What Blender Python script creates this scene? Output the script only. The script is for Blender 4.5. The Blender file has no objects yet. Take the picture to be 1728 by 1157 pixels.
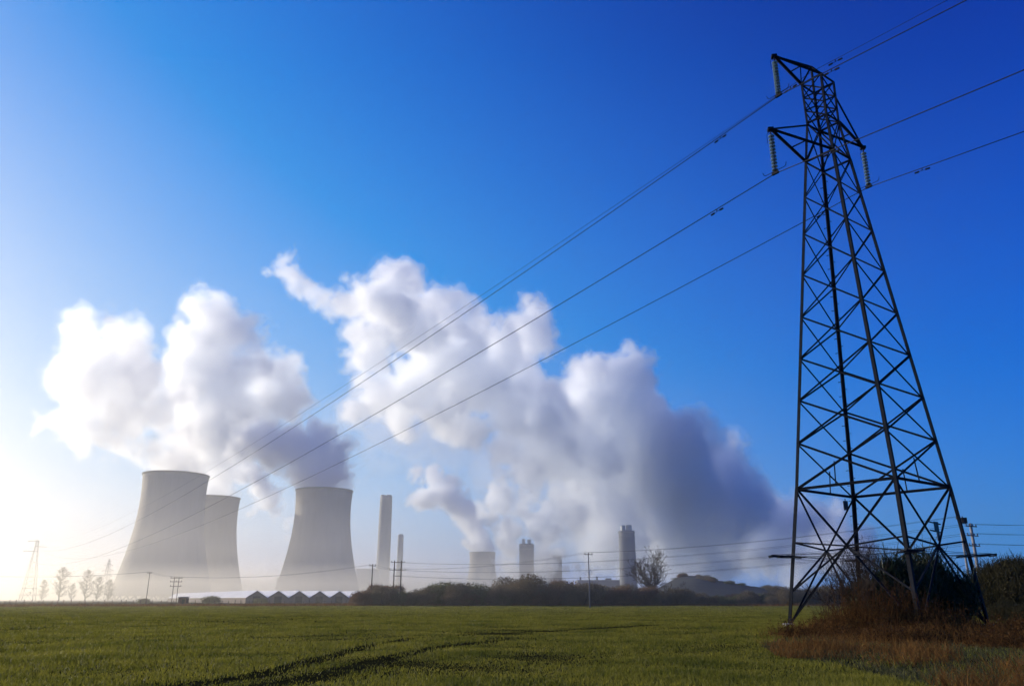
import bpy, math, random
import numpy as np
from mathutils import Vector, Matrix, Quaternion

C = bpy.context.scene.collection
R = math.radians
random.seed(7)
rng = np.random.default_rng(11)

# ---------------------------------------------------------------- camera
EYE = 1.5
FPX, CX, CY, PITCH = 1350.5, 864.0, 578.5, R(17.72)
cam = bpy.data.cameras.new('camera')
cam.sensor_fit = 'HORIZONTAL'; cam.sensor_width = 36.0; cam.lens = FPX / 1728 * 36.0
cam.clip_start = 0.5; cam.clip_end = 40000
camo = bpy.data.objects.new('camera', cam); C.objects.link(camo)
camo.location = (0, 0, EYE); camo.rotation_euler = (R(90) + PITCH, 0, 0)
bpy.context.scene.camera = camo


def px(x, y, Y):
    """the point at depth Y (metres along +Y) that projects to pixel (x, y) of the photograph"""
    a, b = (x - CX) / FPX, (CY - y) / FPX
    dy = math.cos(PITCH) - b * math.sin(PITCH)
    dz = math.sin(PITCH) + b * math.cos(PITCH)
    t = Y / dy
    return Vector((a * t, Y, EYE + dz * t))


def pz(x, y, z):
    """the point at height z that projects to pixel (x, y)"""
    b = (CY - y) / FPX
    dz = math.sin(PITCH) + b * math.cos(PITCH)
    dy = math.cos(PITCH) - b * math.sin(PITCH)
    return px(x, y, (z - EYE) / dz * dy)


def xg(x, Y):
    """ground x under pixel column x at depth Y"""
    return (x - CX) / FPX * (Y * math.cos(PITCH))


# ---------------------------------------------------------------- light
SUN_AZ, SUN_EL = R(-62), R(13)
w = bpy.data.worlds.new('World'); bpy.context.scene.world = w; w.use_nodes = True
nt = w.node_tree; N = nt.nodes; Lk = nt.links; N.clear()
sky = N.new('ShaderNodeTexSky'); sky.sky_type = 'NISHITA'; sky.sun_disc = False
sky.sun_elevation = SUN_EL; sky.sun_rotation = SUN_AZ
sky.air_density = 1.0; sky.dust_density = 0.6; sky.ozone_density = 3.0
sep = N.new('ShaderNodeSeparateColor'); cmb = N.new('ShaderNodeCombineColor'); Lk.new(sky.outputs[0], sep.inputs[0])


def nmath(op, a, b=None):
    n_ = N.new('ShaderNodeMath'); n_.operation = op
    for i_, v_ in enumerate((a, b)):
        if v_ is None: continue
        if isinstance(v_, (int, float)): n_.inputs[i_].default_value = v_
        else: Lk.new(v_, n_.inputs[i_])
    return n_.outputs[0]


# the clear polarised morning sky: each channel of the Nishita sky through a film-like response
blue = nmath('MAXIMUM', sep.outputs[2], nmath('MULTIPLY', sep.outputs[1], .95))
tcw = N.new('ShaderNodeTexCoord'); dot = N.new('ShaderNodeVectorMath'); dot.operation = 'DOT_PRODUCT'
Lk.new(tcw.outputs['Generated'], dot.inputs[0])
dot.inputs[1].default_value = (math.sin(SUN_AZ) * math.cos(SUN_EL), math.cos(SUN_AZ) * math.cos(SUN_EL), math.sin(SUN_EL))
mr = N.new('ShaderNodeMapRange'); mr.interpolation_type = 'SMOOTHSTEP'; Lk.new(dot.outputs['Value'], mr.inputs['Value'])
mr.inputs['From Min'].default_value = -.12; mr.inputs['From Max'].default_value = .74
polar = mr.outputs[0]   # the sky is darkest and bluest at right angles to the sun
for i_, (src, off, k_, top, dim, warm) in enumerate(((sep.outputs[0], 1.14, .255, .98, .13, 0.0), (sep.outputs[1], .78, .265, .96, .54, .006), (blue, 1.28, .80, .97, .90, .019))):
    d_ = nmath('MAXIMUM', nmath('SUBTRACT', src, off), 0.0)
    e_ = nmath('SUBTRACT', 1.0, nmath('EXPONENT', nmath('MULTIPLY', d_, -k_)))
    e_ = nmath('MULTIPLY', e_, nmath('ADD', dim, nmath('MULTIPLY', polar, 1 - dim)))
    e_ = nmath('MULTIPLY', e_, nmath('MAXIMUM', nmath('SUBTRACT', 1.0, nmath('MULTIPLY', sep.outputs[0], warm)), .5))
    Lk.new(nmath('MULTIPLY', e_, top * 10), cmb.inputs[i_])
bg = N.new('ShaderNodeBackground'); bg.inputs['Strength'].default_value = 0.10
wo = N.new('ShaderNodeOutputWorld')
Lk.new(cmb.outputs[0], bg.inputs[0]); Lk.new(bg.outputs[0], wo.inputs[0])
sl = bpy.data.lights.new('sun', 'SUN'); sl.energy = 5.0; sl.angle = R(0.5); sl.color = (1.0, 0.90, 0.74)
so = bpy.data.objects.new('sun', sl); C.objects.link(so)
sun_dir = Vector((math.sin(SUN_AZ) * math.cos(SUN_EL), math.cos(SUN_AZ) * math.cos(SUN_EL), math.sin(SUN_EL)))
so.rotation_euler = sun_dir.to_track_quat('Z', 'Y').to_euler()

sc = bpy.context.scene
sc.view_settings.view_transform = 'Standard'; sc.view_settings.look = 'None'
sc.view_settings.exposure = 0.0; sc.view_settings.gamma = 1.0
sc.render.engine = 'CYCLES'
cy = sc.cycles
cy.use_denoising = True
cy.max_bounces = 32; cy.diffuse_bounces = 3; cy.volume_bounces = 30; cy.transparent_max_bounces = 96
cy.sample_clamp_indirect = 6
cy.use_adaptive_sampling = True; cy.adaptive_threshold = 0.03


# ---------------------------------------------------------------- helpers
def tag(o, label=None, cat=None, group=None, kind=None):
    if label: o['label'] = label
    if cat: o['category'] = cat
    if group: o['group'] = group
    if kind: o['kind'] = kind
    return o


def empty(name, loc=(0, 0, 0), rz=0.0):
    o = bpy.data.objects.new(name, None); C.objects.link(o)
    o.location = loc; o.rotation_euler = (0, 0, rz); o.empty_display_size = 0.5
    return o


def link(name, me, mat, parent=None):
    o = bpy.data.objects.new(name, me); C.objects.link(o)
    if mat is not None and not me.materials: me.materials.append(mat)
    if parent is not None: o.parent = parent
    return o


def copy_tree(o, parent=None):
    c = o.copy(); C.objects.link(c)
    if parent is not None: c.parent = parent
    for ch in [x for x in bpy.data.objects if x.parent == o]:
        copy_tree(ch, c)
    return c


class MB:
    """collects primitives into ONE mesh"""
    def __init__(s): s.v = []; s.f = []

    def add(s, vs, fs):
        n = len(s.v); s.v += [tuple(q) for q in vs]; s.f += [tuple(i + n for i in q) for q in fs]; return s

    def box(s, c, d, rz=0.0):
        x, y, z = d[0] / 2, d[1] / 2, d[2] / 2; m = Matrix.Rotation(rz, 3, 'Z')
        vs = [Vector(c) + m @ Vector(q) for q in [(-x, -y, -z), (x, -y, -z), (x, y, -z), (-x, y, -z), (-x, -y, z), (x, -y, z), (x, y, z), (-x, y, z)]]
        return s.add(vs, [(3, 2, 1, 0), (4, 5, 6, 7), (0, 1, 5, 4), (1, 2, 6, 5), (2, 3, 7, 6), (3, 0, 4, 7)])

    def frame(s, a, b, up=None):
        a, b = Vector(a), Vector(b); d = (b - a)
        if d.length < 1e-6: return None
        d.normalize(); u = Vector(up) if up is not None else (Vector((0, 0, 1)) if abs(d.z) < .9 else Vector((1, 0, 0)))
        r = d.cross(u)
        if r.length < 1e-5: r = d.orthogonal()
        r.normalize(); u = r.cross(d).normalized()
        return a, b, r, u

    def bar(s, a, b, w, t=None, up=None):
        fr = s.frame(a, b, up)
        if fr is None: return s
        a, b, r, u = fr; t = t or w
        q = [(-w / 2, -t / 2), (w / 2, -t / 2), (w / 2, t / 2), (-w / 2, t / 2)]
        vs = [a + r * i + u * j for i, j in q] + [b + r * i + u * j for i, j in q]
        return s.add(vs, [(3, 2, 1, 0), (4, 5, 6, 7), (0, 1, 5, 4), (1, 2, 6, 5), (2, 3, 7, 6), (3, 0, 4, 7)])

    def angle(s, a, b, w, t, up=None):
        """an L-section bar, its corner turned towards -up"""
        fr = s.frame(a, b, up)
        if fr is None: return s
        a, b, r, u = fr
        r, u = (r + u).normalized(), (u - r).normalized()
        q = [(0, 0), (w, 0), (w, t), (t, t), (t, w), (0, w)]
        q = [(i - w * .35, j - w * .35) for i, j in q]
        vs = [a + r * i + u * j for i, j in q] + [b + r * i + u * j for i, j in q]
        fs = [(i, (i + 1) % 6, (i + 1) % 6 + 6, i + 6) for i in range(6)]
        return s.add(vs, fs + [(5, 4, 3, 2, 1, 0), (6, 7, 8, 9, 10, 11)])

    def tube(s, pts, rad, n=6, cap=True):
        pts = [Vector(p) for p in pts]
        rads = rad if isinstance(rad, (list, tuple)) else [rad] * len(pts)
        base = len(s.v); prev = None
        for i, p in enumerate(pts):
            d = (pts[min(i + 1, len(pts) - 1)] - pts[max(i - 1, 0)])
            d = d.normalized() if d.length > 1e-9 else Vector((0, 0, 1))
            r = (prev - d * prev.dot(d)) if prev is not None else d.orthogonal()
            if r.length < 1e-6: r = d.orthogonal()
            r.normalize(); prev = r; u = d.cross(r)
            for k in range(n):
                a = 2 * math.pi * k / n
                s.v.append(tuple(p + (r * math.cos(a) + u * math.sin(a)) * rads[i]))
        for i in range(len(pts) - 1):
            for k in range(n):
                k2 = (k + 1) % n; o = base + i * n
                s.f.append((o + k, o + k2, o + n + k2, o + n + k))
        if cap:
            s.f.append(tuple(base + k for k in range(n))[::-1]); o = base + (len(pts) - 1) * n
            s.f.append(tuple(o + k for k in range(n)))
        return s

    def lathe(s, prof, n=48, c=(0, 0, 0), closed=False):
        base = len(s.v); m = len(prof)
        for r, z in prof:
            for k in range(n):
                a = 2 * math.pi * k / n
                s.v.append((c[0] + r * math.cos(a), c[1] + r * math.sin(a), c[2] + z))
        for i in range(m - (0 if closed else 1)):
            for k in range(n):
                k2 = (k + 1) % n; o = base + i * n; o2 = base + ((i + 1) % m) * n
                s.f.append((o + k, o + k2, o2 + k2, o2 + k))
        return s

    def build(s, name, mat, parent=None, smooth=False):
        me = bpy.data.meshes.new(name); me.from_pydata(s.v, [], s.f)
        if smooth: me.polygons.foreach_set('use_smooth', [True] * len(me.polygons))
        me.update()
        return link(name, me, mat, parent)


def np_mesh(name, v, quads=None, tris=None, smooth=False):
    me = bpy.data.meshes.new(name)
    nq = 0 if quads is None else len(quads); n3 = 0 if tris is None else len(tris)
    me.vertices.add(len(v)); me.vertices.foreach_set('co', np.asarray(v, np.float32).ravel())
    idx = []; tot = []
    if nq: idx.append(np.asarray(quads, np.int32).ravel()); tot.append(np.full(nq, 4, np.int32))
    if n3: idx.append(np.asarray(tris, np.int32).ravel()); tot.append(np.full(n3, 3, np.int32))
    idx = np.concatenate(idx); tot = np.concatenate(tot)
    me.loops.add(len(idx)); me.loops.foreach_set('vertex_index', idx)
    me.polygons.add(len(tot)); st = np.concatenate([[0], np.cumsum(tot)[:-1]]).astype(np.int32)
    me.polygons.foreach_set('loop_start', st)
    if smooth: me.polygons.foreach_set('use_smooth', np.ones(len(tot), bool))
    me.update(calc_edges=True); me.validate()
    return me


# ---------------------------------------------------------------- materials
def mat(name, col, rough=0.8, var=0.15, scale=3.0, metal=0.0, spec=0.3, bump=0.0, col2=None, trans=0.0, detail=5.0, streak=None):
    m = bpy.data.materials.new(name); m.use_nodes = True
    t = m.node_tree; n = t.nodes; l = t.links; n.clear()
    out = n.new('ShaderNodeOutputMaterial'); p = n.new('ShaderNodeBsdfPrincipled')
    p.inputs['Roughness'].default_value = rough; p.inputs['Metallic'].default_value = metal
    p.inputs['Specular IOR Level'].default_value = spec
    tc = n.new('ShaderNodeTexCoord'); mp = n.new('ShaderNodeMapping')
    if streak: mp.inputs['Scale'].default_value = streak
    nz = n.new('ShaderNodeTexNoise'); nz.inputs['Scale'].default_value = scale; nz.inputs['Detail'].default_value = detail
    nz.inputs['Roughness'].default_value = 0.65
    l.new(tc.outputs['Object'], mp.inputs[0]); l.new(mp.outputs[0], nz.inputs['Vector'])
    rp = n.new('ShaderNodeValToRGB')
    a = tuple(max(0, c * (1 - var)) for c in col); b = col2 or tuple(min(1, c * (1 + var)) for c in col)
    rp.color_ramp.elements[0].position = 0.3; rp.color_ramp.elements[1].position = 0.7
    rp.color_ramp.elements[0].color = (*a, 1); rp.color_ramp.elements[1].color = (*b, 1)
    l.new(nz.outputs['Fac'], rp.inputs[0]); l.new(rp.outputs[0], p.inputs['Base Color'])
    if bump:
        bp = n.new('ShaderNodeBump'); bp.inputs['Strength'].default_value = bump
        l.new(nz.outputs['Fac'], bp.inputs['Height']); l.new(bp.outputs[0], p.inputs['Normal'])
    sh = p.outputs[0]
    if trans:
        tr = n.new('ShaderNodeBsdfTranslucent'); l.new(rp.outputs[0], tr.inputs[0])
        mx = n.new('ShaderNodeMixShader'); mx.inputs[0].default_value = trans
        l.new(p.outputs[0], mx.inputs[1]); l.new(tr.outputs[0], mx.inputs[2]); sh = mx.outputs[0]
    l.new(sh, out.inputs['Surface'])
    return m


def leafmat(name, cols, rough=0.5, trans=0.4, spec=0.06, scale=0.6):
    """leaf or stem material whose colour drifts between clumps"""
    m = mat(name, cols[0], rough, 0, scale, spec=spec, col2=cols[1], trans=trans)
    return m


def steammat(name, dens, g=0.55, surf=0.0, col=(.972, .984, 1)):
    m = bpy.data.materials.new(name); m.use_nodes = True
    t = m.node_tree; n = t.nodes; l = t.links; n.clear()
    out = n.new('ShaderNodeOutputMaterial'); v = n.new('ShaderNodeVolumePrincipled')
    v.inputs['Color'].default_value = (*col, 1); v.inputs['Density'].default_value = dens
    v.inputs['Anisotropy'].default_value = g
    l.new(v.outputs[0], out.inputs['Volume'])
    if surf:
        a = n.new('ShaderNodeBsdfTransparent'); b = n.new('ShaderNodeBsdfDiffuse'); b.inputs[0].default_value = (.9, .9, .9, 1)
        mx = n.new('ShaderNodeMixShader'); mx.inputs[0].default_value = surf
        l.new(a.outputs[0], mx.inputs[1]); l.new(b.outputs[0], mx.inputs[2]); l.new(mx.outputs[0], out.inputs['Surface'])
    return m


M = {}
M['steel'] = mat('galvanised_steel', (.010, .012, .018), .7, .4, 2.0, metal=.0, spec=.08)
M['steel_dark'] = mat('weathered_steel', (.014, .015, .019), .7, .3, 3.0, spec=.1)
M['wire'] = mat('conductor_aluminium', (.025, .027, .032), .5, .1, 5, metal=.5)
M['glass'] = mat('insulator_glass', (.40, .54, .60), .05, .1, 9, spec=1.0, trans=.25)
M['concrete'] = mat('tower_concrete', (.36, .335, .30), .9, .09, .09, streak=(2, 2, .22), detail=10)
M['concrete_dark'] = mat('rim_concrete', (.2, .2, .2), .9, .15, .1)
M['chimney'] = mat('chimney_concrete', (.36, .35, .33), .9, .1, .06, streak=(3, 3, .2))
M['stack'] = mat('stack_concrete', (.17, .18, .20), .9, .1, .06, streak=(3, 3, .2))
M['flue'] = mat('flue_metal', (.3, .32, .35), .5, .15, .3, metal=.4)
M['block'] = mat('building_cladding', (.10, .115, .15), .7, .15, .08)
M['pale_block'] = mat('pale_cladding', (.4, .4, .4), .8, .12, .08)
M['wood'] = mat('pole_wood', (.11, .08, .06), .9, .3, 1.5, streak=(6, 6, .5))
M['palewood'] = mat('pale_pole', (.3, .27, .24), .9, .2, 1.5, streak=(6, 6, .5))
M['porcelain'] = mat('porcelain', (.12, .07, .05), .25, .1, 5)
M['roof'] = mat('fibre_cement_roof', (.82, .80, .77), .75, .15, .5)
M['shedwall'] = mat('shed_brick', (.16, .12, .10), .9, .25, .6)
M['hill'] = mat('hill_scrub', (.02, .022, .014), .95, .5, .12, bump=.6)
M['plate'] = mat('sign_plate', (.05, .05, .06), .5, .2, 4)

# ---------------------------------------------------------------- haze
hz = MB().box((0, 2600, 310), (11000, 6400, 622))
m = bpy.data.materials.new('haze_air'); m.use_nodes = True
t = m.node_tree; t.nodes.clear(); o_ = t.nodes.new('ShaderNodeOutputMaterial'); v_ = t.nodes.new('ShaderNodeVolumePrincipled')
v_.inputs['Color'].default_value = (.97, .98, 1, 1); v_.inputs['Density'].default_value = 6e-5; v_.inputs['Anisotropy'].default_value = .74
t.links.new(v_.outputs[0], o_.inputs['Volume'])
tag(hz.build('haze', m), 'thin pale morning haze lying over the whole plain', kind='stuff')

# ---------------------------------------------------------------- ground
def ground_mat():
    m = bpy.data.materials.new('field_soil'); m.use_nodes = True
    t = m.node_tree; n = t.nodes; l = t.links; n.clear()
    out = n.new('ShaderNodeOutputMaterial'); p = n.new('ShaderNodeBsdfPrincipled')
    p.inputs['Roughness'].default_value = 1.0; p.inputs['Specular IOR Level'].default_value = .0
    tc = n.new('ShaderNodeTexCoord')
    a = n.new('ShaderNodeTexNoise'); a.inputs['Scale'].default_value = 1.2; a.inputs['Detail'].default_value = 8
    b = n.new('ShaderNodeTexNoise'); b.inputs['Scale'].default_value = .05; b.inputs['Detail'].default_value = 4
    l.new(tc.outputs['Object'], a.inputs['Vector']); l.new(tc.outputs['Object'], b.inputs['Vector'])
    r = n.new('ShaderNodeValToRGB'); r.color_ramp.elements[0].color = (.014, .013, .006, 1); r.color_ramp.elements[1].color = (.036, .036, .014, 1)
    r.color_ramp.elements[0].position = .3; r.color_ramp.elements[1].position = .7
    l.new(a.outputs['Fac'], r.inputs[0])
    mx = n.new('ShaderNodeMix'); mx.data_type = 'RGBA'; mx.blend_type = 'MULTIPLY'; mx.inputs[0].default_value = .5
    r2 = n.new('ShaderNodeValToRGB'); r2.color_ramp.elements[0].color = (.6, .6, .6, 1); r2.color_ramp.elements[1].color = (1.1, 1.1, 1, 1)
    l.new(b.outputs['Fac'], r2.inputs[0]); l.new(r.outputs[0], mx.inputs['A']); l.new(r2.outputs[0], mx.inputs['B'])
    l.new(mx.outputs['Result'], p.inputs['Base Color'])
    bp = n.new('ShaderNodeBump'); bp.inputs['Strength'].default_value = .8; bp.inputs['Distance'].default_value = .1
    l.new(a.outputs['Fac'], bp.inputs['Height']); l.new(bp.outputs[0], p.inputs['Normal'])
    l.new(p.outputs[0], out.inputs['Surface'])
    return m


M['soil'] = ground_mat()
PYX, PYY = 15.649 * 1.2, 42.0
_k = rng.uniform(0, 6.28, (6,))


def gz(x, y):
    """height of the ground: a nearly flat field with a low rise at the right and under the pylon"""
    x = np.asarray(x, float); y = np.asarray(y, float)
    d = np.hypot(x, y)
    z = .05 * np.sin(x * .11 + _k[0]) * np.sin(y * .09 + _k[1]) + .03 * np.sin(x * .31 + _k[2] + .5 * y * .2) * np.sin(y * .23 + _k[3])
    z = z * np.clip((d - 4) / 20, 0, 1) * np.clip((400 - d) / 200, 0, 1)
    s = np.clip((x - 30 - .12 * y) / 14, 0, 1); s = s * s * (3 - 2 * s)
    z = z + s * np.clip((140 - d) / 60, 0, 1) * 1.5
    z = z + .28 * np.exp(-(((x - PYX - .5) / 7.5) ** 2 + ((y - PYY + 2) / 9) ** 2))
    return z


def axis(a):
    return np.array(sorted(set(a)))


gx = axis(list(np.arange(-70, 90.1, 1.0)) + list(np.arange(-400, 401, 12.)) + [-5000, -2500, -1200, -700, 700, 1200, 2500, 5000])
gy = axis(list(np.arange(4, 130.1, 1.0)) + list(np.arange(130, 420, 10.)) + [-200, -50, 600, 1000, 1800, 3000, 5400])
X, Y = np.meshgrid(gx, gy); Z = gz(X, Y)
nx, ny = len(gx), len(gy); ii = np.arange(nx * ny).reshape(ny, nx)
q = np.stack([ii[:-1, :-1], ii[:-1, 1:], ii[1:, 1:], ii[1:, :-1]], -1).reshape(-1, 4)
tag(link('ground', np_mesh('ground', np.stack([X, Y, Z], -1).reshape(-1, 3), q, smooth=True), M['soil']), 'flat green field soil reaching to the misty horizon', kind='structure')

# ---------------------------------------------------------------- cooling towers
def cooling_tower(name, x, Y, H, label, rs=1.0, rz=0):
    X0 = (x - CX) / FPX * (Y * math.cos(PITCH) + H * .9 * math.sin(PITCH))
    root = empty(name, (X0, Y, 0), rz)
    tag(root, label, 'cooling tower', 'concrete cooling towers of the power station')
    k = H / 114.0; rt, zt, b = 28.5 * k * rs, 93 * k, 76 * k
    f = lambda z: rt * math.sqrt(1 + ((z - zt) / b) ** 2)
    z0 = 4.0 * k
    zs = np.linspace(z0, H - 1.2, 40)
    prof = [(f(z), z) for z in zs] + [(f(z) - .7, z) for z in zs[::-1]]
    MB().lathe(prof, 96, closed=True).build('shell', M['concrete'], root, True)
    rr = f(H)
    MB().lathe([(rr + .5, H - 1.2), (rr + .5, H), (rr - 1.3, H), (rr - 1.3, H - 1.2)], 96, closed=True).build('rim', M['concrete_dark'], root)
    col = MB(); n = 36
    for i in range(n):
        for sgn in (-.5, .5):
            a0 = 2 * math.pi * i / n; a1 = 2 * math.pi * (i + sgn) / n
            rb = f(0) + .6
            col.bar((rb * math.cos(a0), rb * math.sin(a0), 0), (f(z0) * math.cos(a1), f(z0) * math.sin(a1), z0 + .3), .8 * k)
    col.build('inlet_columns', M['concrete_dark'], root)
    bs = f(0)
    MB().lathe([(bs + 2, 0), (bs + 2, 1.2), (bs + 1.2, 1.2), (bs + 1.2, 0)], 96, closed=True).build('basin_wall', M['concrete_dark'], root)
    return root


T1 = cooling_tower('cooling_tower', 295.5, 765, 114, 'largest and nearest cooling tower, steaming, far left of the group')
T2 = cooling_tower('cooling_tower', 359, 945, 114, 'cooling tower half hidden behind the nearest cooling tower', 1.0)
T3 = cooling_tower('cooling_tower', 546.5, 880, 114, 'steaming cooling tower standing alone behind the saw tooth roofed sheds', 1.03)
T4 = cooling_tower('cooling_tower', 814, 2090, 114, 'small distant cooling tower rising over the thicket with steam drifting left', 1.12)

# ---------------------------------------------------------------- chimneys
def flue_chimney(name, x, Y, H, r0, r1, flues, label, matl, cat='chimney', fh=4.0, band=False):
    X0 = (x - CX) / FPX * (Y * math.cos(PITCH) + H * math.sin(PITCH))
    root = empty(name, (X0, Y, 0)); tag(root, label, cat)
    zs = np.linspace(0, H, 14)
    f = lambda z: r0 + (r1 - r0) * z / H
    MB().lathe([(f(z), z) for z in zs] + [(0.01, H)], 64).build('windshield', matl, root, True).data.polygons.foreach_set('use_smooth', [True] * (64 * 13) + [False] * 64)
    if band:
        for zb in (H - 3.5, H - 10.5):
            MB().lathe([(f(zb) + .03, zb), (f(zb) + .8, zb + .2), (f(zb) + .8, zb + 1.4), (f(zb) + .03, zb + 1.6)], 64).build('collar', M['concrete_dark'], root)
    for (dx, dy, rf, h) in flues:
        MB().lathe([(rf, H + .01), (rf, H + h), (rf - .35, H + h), (rf - .35, H + .3)], 32, (dx, dy, 0)).build('flue', M['flue'], root, False)
    return root


flue_chimney('flue_chimney', 652, 1650, 200, 14.2, 12.2, [(-6, -5, 5.0, 3), (6, -5, 5.0, 3), (-6, 5, 5.0, 3), (6, 5, 5.0, 3)],
             'tallest chimney of the station, pale concrete with four short flue tips', M['chimney'])
flue_chimney('slim_chimney', 676.5, 1345, 101, 5.2, 4.5, [(0, 0, 3.6, 1.5)], 'slim plain chimney beside the tallest chimney', M['chimney'])
flue_chimney('squat_stack', 1057, 1320, 106, 14.2, 12.6, [(-5.4, 0, 3.8, 8.5), (4.2, 0, 4.6, 9.0)],
             'squat round grey stack with two short flues behind the bare tree', M['stack'], 'flue stack', band=True)
flue_chimney('squat_stack', 888.5, 1520, 98, 13.4, 13.4, [(-5.5, 0, 3.0, 9), (5, 0, 3.4, 8)],
             'dark squat stack with two flues wrapped in low steam', M['block'], 'flue stack', band=True)

# power station blocks
def block(name, x0, x1, ytop, Y, depth, label, m, extras=()):
    a, b = px(x0, ytop, Y), px(x1, ytop, Y)
    root = empty(name, ((a.x + b.x) / 2, Y + depth / 2, 0)); tag(root, label, 'building')
    wd = b.x - a.x; h = a.z
    wl = MB().box((0, 0, h / 2), (wd, depth, h)); wl.build('wall', m, root)
    MB().box((0, 0, h + .5), (wd + .8, depth + .8, 1.0)).build('roof', M['concrete_dark'], root)
    for (fx, wx, hx, nm) in extras:
        MB().box((wd * fx, 0, h + 1 + hx / 2), (wx, min(depth * .4, wx * 1.5), hx)).build(nm, m, root)
    return root


block('boiler_house', 601, 631, 960, 1450, 60, 'pale grey block building just right of the lone cooling tower', M['pale_block'])
block('turbine_hall', 467, 480, 975, 1200, 40, 'low pale block peeping out left of the lone cooling tower', M['pale_block'])
block('boiler_house', 924, 948, 936, 1560, 40, 'dark tall block building in low steam beside the dark flue stack', M['block'])
block('turbine_hall', 975, 1052, 979, 1350, 40, 'long low works building with roof vents beside the squat stack', M['block'],
      [(-.42, 2.5, 5, 'roof_vent'), (-.05, 2.5, 6, 'roof_vent'), (.2, 9, 3, 'roof_vent')])
block('turbine_hall', 836, 850, 984, 1700, 40, 'tiny low block between the small distant cooling tower and the dark stack', M['pale_block'])

# ---------------------------------------------------------------- saw tooth sheds
P1 = px(434, 997, 300); P1.z = 4.3
ridge = Vector((-.50, .866, 0)); side = Vector((.866, .50, 0)); bayw = 7.6
for i in range(6):
    c = P1 + side * bayw * i; c.z = 0
    Ls = 190 if i == 0 else 120
    root = empty('shed', tuple(c))
    lab = ['long brick shed with a pale roof edge, foremost of the saw tooth row'] + ['gabled shed with pale sunlit roof, second in the saw tooth row', 'gabled shed with pale sunlit roof, third in the saw tooth row', 'gabled shed with pale sunlit roof, fourth in the saw tooth row', 'gabled shed with pale sunlit roof, fifth in the saw tooth row', 'gabled shed with pale sunlit roof, last in the saw tooth row beside the thicket'][i - 1:i] if i else ['long brick shed with a pale roof edge, foremost of the saw tooth row']
    tag(root, lab[-1], 'shed', 'gabled sheds in a saw tooth row')
    e, h, hw = 1.9, 4.3, bayw / 2 - .02
    A = lambda s_, z, d: side * s_ + ridge * d + Vector((0, 0, z))
    g = MB()
    g.add([A(-hw, 0, 0), A(hw, 0, 0), A(hw, e, 0), A(0, h, 0), A(-hw, e, 0), A(-hw, 0, Ls), A(hw, 0, Ls), A(hw, e, Ls), A(0, h, Ls), A(-hw, e, Ls)],
          [(0, 1, 2, 3, 4), (9, 8, 7, 6, 5), (4, 9, 5, 0), (1, 6, 7, 2)])
    g.build('wall', M['shedwall'], root)
    r_ = MB()
    for s_ in (-1, 1):
        p_ = [A(s_ * (hw + .0), e + .0, -.4), A(0, h, -.4), A(0, h, Ls), A(s_ * (hw + .0), e, Ls)]
        up = Vector((0, 0, .15))
        v8 = [v + Vector((0, 0, .01)) for v in p_] + [v + up for v in p_]
        r_.add(v8, [(3, 2, 1, 0), (4, 5, 6, 7), (0, 1, 5, 4), (1, 2, 6, 5), (2, 3, 7, 6), (3, 0, 4, 7)])
    r_.build('roof', M['roof'], root)
    d_ = MB(); dd = A(0, 1.2, -.05)
    d_.box(dd, (2.6, .08, 2.4), math.atan2(side.y, side.x)); d_.build('door', M['steel_dark'], root)

# ---------------------------------------------------------------- pylon
S = 1.2
PW0, PSL = 3.2324 * S, -0.13424
ZK = [z * S + EYE for z in (-1.1791, .26808, 2.30788, 4.56944, 6.58403, 8.53182, 10.5008, 12.52376, 14.63302, 16.74888, 18.71608, 20.63757)]
ZU = [22.80255 * S + EYE, 25.1111 * S + EYE]
WU = [.7754 * S, .83253 * S * .97]
PYAW = R(-7.2975); ASP = .977
Z0 = ZK[3]


def pcorner(c, z, wd=None):
    if wd is None:
        if z <= ZK[11]: wd = PW0 + PSL * (z - ZK[3])
        elif z <= ZU[0]:
            t_ = (z - ZK[11]) / (ZU[0] - ZK[11]); wd = (PW0 + PSL * (ZK[11] - ZK[3])) * (1 - t_) + WU[0] * t_
        else:
            t_ = (z - ZU[0]) / (ZU[1] - ZU[0]); wd = WU[0] * (1 - t_) + WU[1] * t_
    b = {0: math.pi, 1: -math.pi / 2, 2: math.pi / 2, 3: 0}[c]
    lx, ly = wd * math.cos(b - math.pi / 4), wd * math.sin(b - math.pi / 4) * ASP
    a = math.pi / 4
    x_, y_ = lx * math.cos(a) - ly * math.sin(a), lx * math.sin(a) + ly * math.cos(a)
    if z < Z0: x_ -= .16 * (Z0 - z) / (Z0 - ZK[0])
    return Vector((x_, y_, z))


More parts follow.
